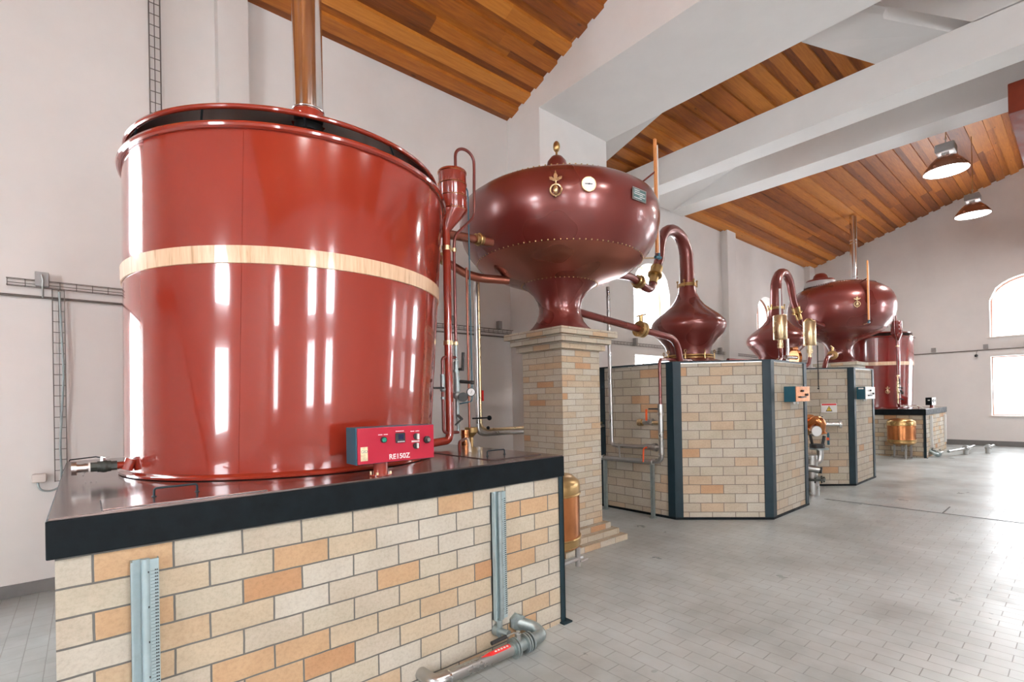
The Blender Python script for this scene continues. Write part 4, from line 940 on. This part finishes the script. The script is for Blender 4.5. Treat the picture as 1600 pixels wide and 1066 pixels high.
B().tube([at_(.04, .48), at_(.13, .50), at_(.15, .60), at_(.14, .68)], .045, 18, .06).build('elbow', 'steel', t)
for a, z, mt in ((.12, .68, 'galv'), (-.22, .62, 'galv'), (-.24, .74, 'galv'), (.10, .92, 'copper'), (-.18, .90, 'copper')):
    B().cyl(at_(a, z, .02), at_(a, z+.022, .02), .125, seg=28).build('flange', mt, t, label=None)
B().cyl(at_(.10, .70), at_(.10, .76), .10, seg=24).tube([at_(.03, .74), at_(0, .90)], .02, 8).tube([at_(.18, .74), at_(.21, .88)], .022, 8).build('butterfly_valve', 'dark', t)
B().tube([at_(.14, .92, .05), at_(.23, .93, .06), at_(.235, .75, .06)], .017, 10, .03).build('valve_lever', 'teal', t)
B().cyl(at_(.225, .86, .06), at_(.228, .82, .06), .019, seg=10).build('lever_band', 'orange', t)
B().cyl(at_(-.22, .64), at_(-.22, .74), .06, seg=20).build('rubber_joint', 'dark', t)
B().cyl(at_(-.19, .76), at_(-.19, .90), .03, seg=14).cyl(at_(-.1, .55), at_(-.1, .92), .016, seg=10).build('spindle', 'steel', t)
B().tube([at_(-.02, 1.06, .0), at_(.04, 1.13, .1), at_(.09, 1.08, .12), at_(.11, .94, .06)], .07, 20, .1).cyl(at_(-.12, 1.08, -.04), at_(-.11, 1.08, .0), .145, seg=36).cyl(at_(.0, 1.06, -.02), at_(.0, 1.07, .02), .14, seg=36).build('copper_bend', 'copper', t)
B().cyl(at_(-.06, .97, .20), at_(-.06, .97, .26), .078, seg=32).build('gauge_back', 'steel', t); B().cyl(at_(-.06, .97, .26), at_(-.06, .97, .264), .07, seg=32).build('dial_face', 'dialface', t)
B().tube([at_(-.06, .97, .2), at_(-.06, .97, .02)], .02, 8).build('spindle', 'brass', t)
B().tube([at_(-.22, .92, .0), at_(-.02, .94, .05)], .035, 12).build('crossover', 'brass', t)
t = thing('wall_cock', (9.35, 2.70, .99), 'plated hose cock on furnace wall under the warning sign', 'valve')
q0 = Vector((8.98, 3.05, 1.02)); q1 = Vector((9.20, 2.60, 1.02)); B().cyl(q0, q0.lerp(q1, .55), .035, seg=16).cyl(q0.lerp(q1, .2), q0.lerp(q1, .45), .05, seg=12).build('valve_body', 'greybox', t)
B().cyl(q0.lerp(q1, .55), q1, .038, seg=18).cyl(q0.lerp(q1, .93), q1, .068, seg=24).build('hose_coupling', 'chrome', t)
B().tube([q0.lerp(q1, .33)+Vector((0, 0, .05)), q0.lerp(q1, .2)+Vector((0, 0, .10)), q0.lerp(q1, .5)+Vector((0, 0, .12))], .008, 6).build('lever', 'dark', t)

# warning sign on the diagonal face of the far furnace
n = Vector((-.707, -.707, 0)); x = Vector((.707, -.707, 0)); c = Vector((9.272, 2.798, 1.278))+n*.012; zz = Vector((0, 0, 1))
t = thing('warning_sign', c-zz*.07, 'white warning sign with red bar and yellow triangle on furnace', 'sign')
def sq(a0, a1, b0, b1, d): return [c+x*a0+zz*b0+n*d, c+x*a1+zz*b0+n*d, c+x*a1+zz*b1+n*d, c+x*a0+zz*b1+n*d]
B().poly(sq(-.125, .125, -.075, .075, 0), n*.003).build('panel', 'white', t, smooth=False)
B().poly(sq(-.115, .115, .045, .070, .003), n*.001).build('red_bar', 'signred', t, smooth=False)
def tri(r, d): return [c+x*(-r)+zz*(-.05*r/.05+.008-.012)+n*d, c+x*r+zz*(-.05*r/.05+.008-.012)+n*d, c+zz*(r*.75-.004)+n*d]
B().poly(tri(.054, .003), n*.001).build('triangle_border', 'dark', t, smooth=False)
B().poly([c+x*-.039+zz*-.046+n*.004, c+x*.039+zz*-.046+n*.004, c+zz*.022+n*.004], n*.001).build('triangle', 'yellow', t, smooth=False)
b = B(); b.poly(sq(-.004, .004, -.030, .004, .005), n*.001); b.poly(sq(-.004, .004, -.042, -.034, .005), n*.001); b.build('exclamation_mark', 'dark', t, smooth=False)

# ------------------------------------------------------------------ copper receivers beside the plinths
def receiver(mir):
    X = MX if mir else (lambda v: v)
    cx, cy = 2.77, 2.83; r = .265
    t = thing('copper_receiver', X(Vector((cx, cy, 0))), 'copper receiver drum with grey legs on far plinth side' if mir else 'upright copper receiver drum half hidden behind near plinth corner', 'tank')
    B().cyl((cx, cy, .36), (cx, cy, .78), r, seg=48).build('drum', 'copper', t, xf=X)
    B().lathe([(r+.004, .765), (r+.006, .83), (r-.004, .86), (r-.05, .90), (.10, .925), (0, .93)], (cx, cy, 0), 48).build('dome', 'brass', t, xf=X)
    B().lathe([(0, .30), (.10, .305), (r-.04, .33), (r+.004, .37), (r+.006, .42), (r, .425)], (cx, cy, 0), 48).build('base_bowl', 'brass', t, xf=X)
    for z in (.43, .765): B().ring((cx, cy, z), r+.004, .008, 48, 8).build('band', 'brass', t, xf=X)
    for a in (2.2, 4.0, 5.7) if mir else (): B().box((cx+.2*math.cos(a)-.018, cy+.2*math.sin(a)-.018, 0), (cx+.2*math.cos(a)+.018, cy+.2*math.sin(a)+.018, .34)).build('leg', 'greybox', t, smooth=False, xf=X)
    if not mir: B().box((2.42, cy-.02, .55), (2.53, cy+.02, .62)).build('wall_bracket', 'greybox', t, smooth=False)
    p = Vector((cx+.22, cy-.13, 0)) if not mir else Vector((cx+.05, cy-.02, 0))
    B().cyl(p+Vector((0, 0, .31)), p+Vector((0, 0, .16)), .022, seg=12).tube([p+Vector((-.2, -.02, .22)), p+Vector((.05, 0, .22))], .016, 8).tube([p+Vector((.0, -.03, .20)), p+Vector((.08, -.03, .21))], .008, 6).build('drain_cock', 'greybox', t, xf=X)
    return t
receiver(False); receiver(True)

# ------------------------------------------------------------------ pendant lamps
def pendant(x, y, z, s, label):
    t = thing('pendant_lamp', (x, y, z), label, 'lamp', 'pendant lamps')
    B().lathe([(.31*s, z), (.315*s, z+.01), (.285*s, z+.07), (.22*s, z+.16), (.15*s, z+.235), (.10*s, z+.26), (.095*s, z+.255), (.14*s, z+.23), (.21*s, z+.155), (.275*s, z+.07), (.30*s, z+.005), (.31*s, z)], (x, y, 0), 48).build('shade', 'lampshade', t, label='brown tinted bell shade')
    B().lathe([(0, z+.012), (.298*s, z+.010), (.298*s, z+.004), (0, z+.006)], (x, y, 0), 48).build('lens', 'lamp', t)
    B().box((x-.07, y-.05, z+.255), (x+.07, y+.05, z+.31)).build('bracket', 'steel', t, smooth=False)
    B().box((x-.15*s, y-.13*s, z+.31), (x+.15*s, y+.13*s, z+.45), .02).build('ballast_box', 'greybox', t, smooth=False)
    B().cyl((x, y, z+.44), (x, y, z+.55), .010, seg=8).ring((x, y, z+.56), .018, .004, 12, 6, axis=(1, 0, 0)).build('hook', 'steel', t)
    zr = 5.76+.31*(6.2-y) if y > -.3 else 7.775-.31*(-.3-y)
    B().tube([(x, y, z+.55), (x-.03, y-.01, z+.9), (x+.02, y, zr)], .007, 6, .2).build('cord', 'brass', t)
    L = bpy.data.lights.new('lamp_light', 'AREA'); L.shape = 'DISK'; L.size = .5; L.energy = 60; L.color = (1, .97, .92)
    o = bpy.data.objects.new('lamp_light', L); C.objects.link(o); o.location = (x, y, z-.01)
PEND = [(11.2, 1.53, 5.27), (15.0, 1.62, 5.42), (-.4, -2.3, 5.3), (1.5, -2.4, 5.3), (3.7, -2.0, 5.3)]
for p, l in zip(PEND[2:], ('left', 'middle', 'right')): pendant(*p, 1, 'pendant lamp mirrored as the %s bright dot near vat rim' % l)
pendant(11.2, 1.53, 5.27, 1, 'nearer pendant lamp with brown bell shade, lit')
pendant(15.0, 1.62, 5.42, 1, 'farther pendant lamp with brown bell shade, lit, against east wall')

# ------------------------------------------------------------------ painted duct at the top right
o = B().box((9.32, -.6, 5.17), (18.85, .64, 5.57), .01).build('ceiling_duct', 'duct', smooth=False); tag(o, 'red brown sheet duct running along under beams, top right edge', 'duct')

# ------------------------------------------------------------------ wire trays, conduits and boxes on the walls
def wire_tray(p0, p1, across, depth, n, label, w_=.055, r=.0028, name='wire_cable_tray'):
    """open wire basket from p0 to p1; across = width direction, depth = out of the wall"""
    p0, p1, ac, dp = Vector(p0), Vector(p1), Vector(across), Vector(depth)
    t = thing(name, p0, label, 'cable tray')
    b = B()
    for s in (-1, 0, 1): b.tube([p0+ac*w_*.5*s, p1+ac*w_*.5*s], r, 5)
    for s in (-1, 1): b.tube([p0+ac*w_*.5*s+dp*.04, p1+ac*w_*.5*s+dp*.04], r, 5)
    for i in range(n+1):
        q = p0.lerp(p1, i/n); b.tube([q-ac*w_*.5+dp*.04, q-ac*w_*.5, q+ac*w_*.5, q+ac*w_*.5+dp*.04], r, 5)
    b.build('wire_basket', 'wire', t, smooth=False)
    return t
D_ = (0, -1, 0)
wire_tray((-.46, 5.63, 2.53), (.9, 5.63, 2.53), (0, 0, 1), D_, 13, 'horizontal wire cable tray on left wall beside the near vat')
wire_tray((-.157, 5.63, .90), (-.157, 5.63, 2.50), (1, 0, 0), D_, 18, 'upright wire cable tray dropping down left wall to the plinth', .075)
wire_tray((.533, 5.63, 3.2), (.533, 5.63, 6.3), (1, 0, 0), D_, 30, 'upright wire cable tray rising above the near vat', .085, .004)
wire_tray((3.3, 5.63, 2.515), (4.86, 5.63, 2.515), (0, 0, 1), D_, 18, 'short wire cable tray on wall between vat and pillar')
wire_tray((6.4, 6.18, 2.62), (18.4, 6.18, 2.62), (0, 0, 1), D_, 110, 'long wire cable tray on north wall behind the stills')
for x, yy, z in ((3.78, 5.6, 2.60), (4.6, 5.6, 2.60)): tag(B().box((x-.03, yy-.03, z-.05), (x+.03, yy+.03, z+.06)).build('tray_bracket', 'greybox', smooth=False), 'small dark bracket on the wall tray %s' % ('nearer the vat' if x < 4 else 'nearer the pillar'), 'bracket', 'wall tray brackets')
for i, x in enumerate((7.6, 8.7, 12.35)): tag(B().box((x-.03, 6.10, 2.60), (x+.03, 6.18, 2.75)).build('tray_bracket', 'greybox', smooth=False), ('dark bracket on wall tray left of the arched window', 'dark bracket on wall tray just below arched window', 'dark bracket on wall tray right of near still head')[i], 'bracket', 'wall tray brackets')
t = thing('wall_conduit', (-.3, 5.62, 2.42), 'thin steel conduit running along left wall under the tray', 'conduit')
B().tube([(XW+.2, 5.62, 2.41), (4.86, 5.62, 2.44)], .010, 8).build('tube', 'wire', t)
t = thing('junction_box', (-.254, 5.6, 2.49), 'grey junction box with hooked bracket on left wall tray', 'junction box')
B().box((-.295, 5.565, 2.51), (-.212, 5.63, 2.625), .004).build('box', 'greybox', t, smooth=False)
B().tube([(-.254, 5.56, 2.60), (-.245, 5.55, 2.55), (-.25, 5.57, 2.50), (-.25, 5.60, 2.42)], .008, 6).build('stub', 'steel', t)
t = thing('wall_socket', (-.28, 5.6, .87), 'small pale box with cable loop low on left wall', 'socket')
B().box((-.335, 5.575, .905), (-.245, 5.65, .975), .012).build('box', 'sill', t)
B().tube([(-.30, 5.62, .91), (-.29, 5.61, .84), (-.22, 5.61, .82), (-.15, 5.61, .86), (-.16, 5.60, 1.2), (-.13, 5.60, 1.8), (-.15, 5.60, 2.48)], .008, 8, .08).build('cable', 'galv', t)
t = thing('wall_conduit', (XE-.04, 2, 2.65), 'thin steel conduit along the east wall between window rows', 'conduit')
B().tube([(XE-.03, 6.0, 2.63), (XE-.03, -6, 2.68)], .012, 8).build('tube', 'wire', t)
for yy in (2.95, 1.84, 1.05): tag(B().box((XE-.06, yy-.05, 2.68), (XE-.001, yy+.05, 2.80)).build('wall_box', 'greybox', smooth=False), {2.95: 'small grey box on east wall, nearest the far vat', 1.84: 'small grey box on east wall left of window edge', 1.05: 'small grey box on east wall below arched window'}[yy], 'junction box', 'boxes on the east wall conduit')
t = thing('wall_camera', (XE-.1, 2.03, 2.50), 'tiny dark camera hanging from short arm on the east wall', 'camera')
B().sph((XE-.09, 2.03, 2.50), .04, seg=12).build('dome', 'dark', t); B().tube([(XE-.09, 2.03, 2.53), (XE-.03, 2.03, 2.60), (XE-.02, 2.0, 2.66)], .008, 6).build('arm', 'greybox', t)
# stair on the west side, seen mirrored in the near vat
b = B()
for k in (-.35, .35): b.tube([(-5.3+k, 4.2, 3.1), (-5.3+k, .9, .06)], .05, 4); b.tube([(-5.3+k, 4.2, 4.0), (-5.3+k, .9, .96)], .02, 6); b.tube([(-5.3+k, 4.2, 3.55), (-5.3+k, .9, .5)], .012, 6)
for i in range(14): f = (i+.5)/14; b.box((-5.65, 4.2-3.3*f-.12, 3.1-3.04*f-.02), (-4.95, 4.2-3.3*f+.12, 3.1-3.04*f+.01))
for i in range(4): f = i/3; b.tube([(-4.95, 4.2-3.3*f, 3.1-3.04*f), (-4.95, 4.2-3.3*f, 4.0-3.04*f)], .018, 6)
b.box((-6, 4.2, 3.0), (-4.6, 5.65, 3.12)); trim(b, 'black')
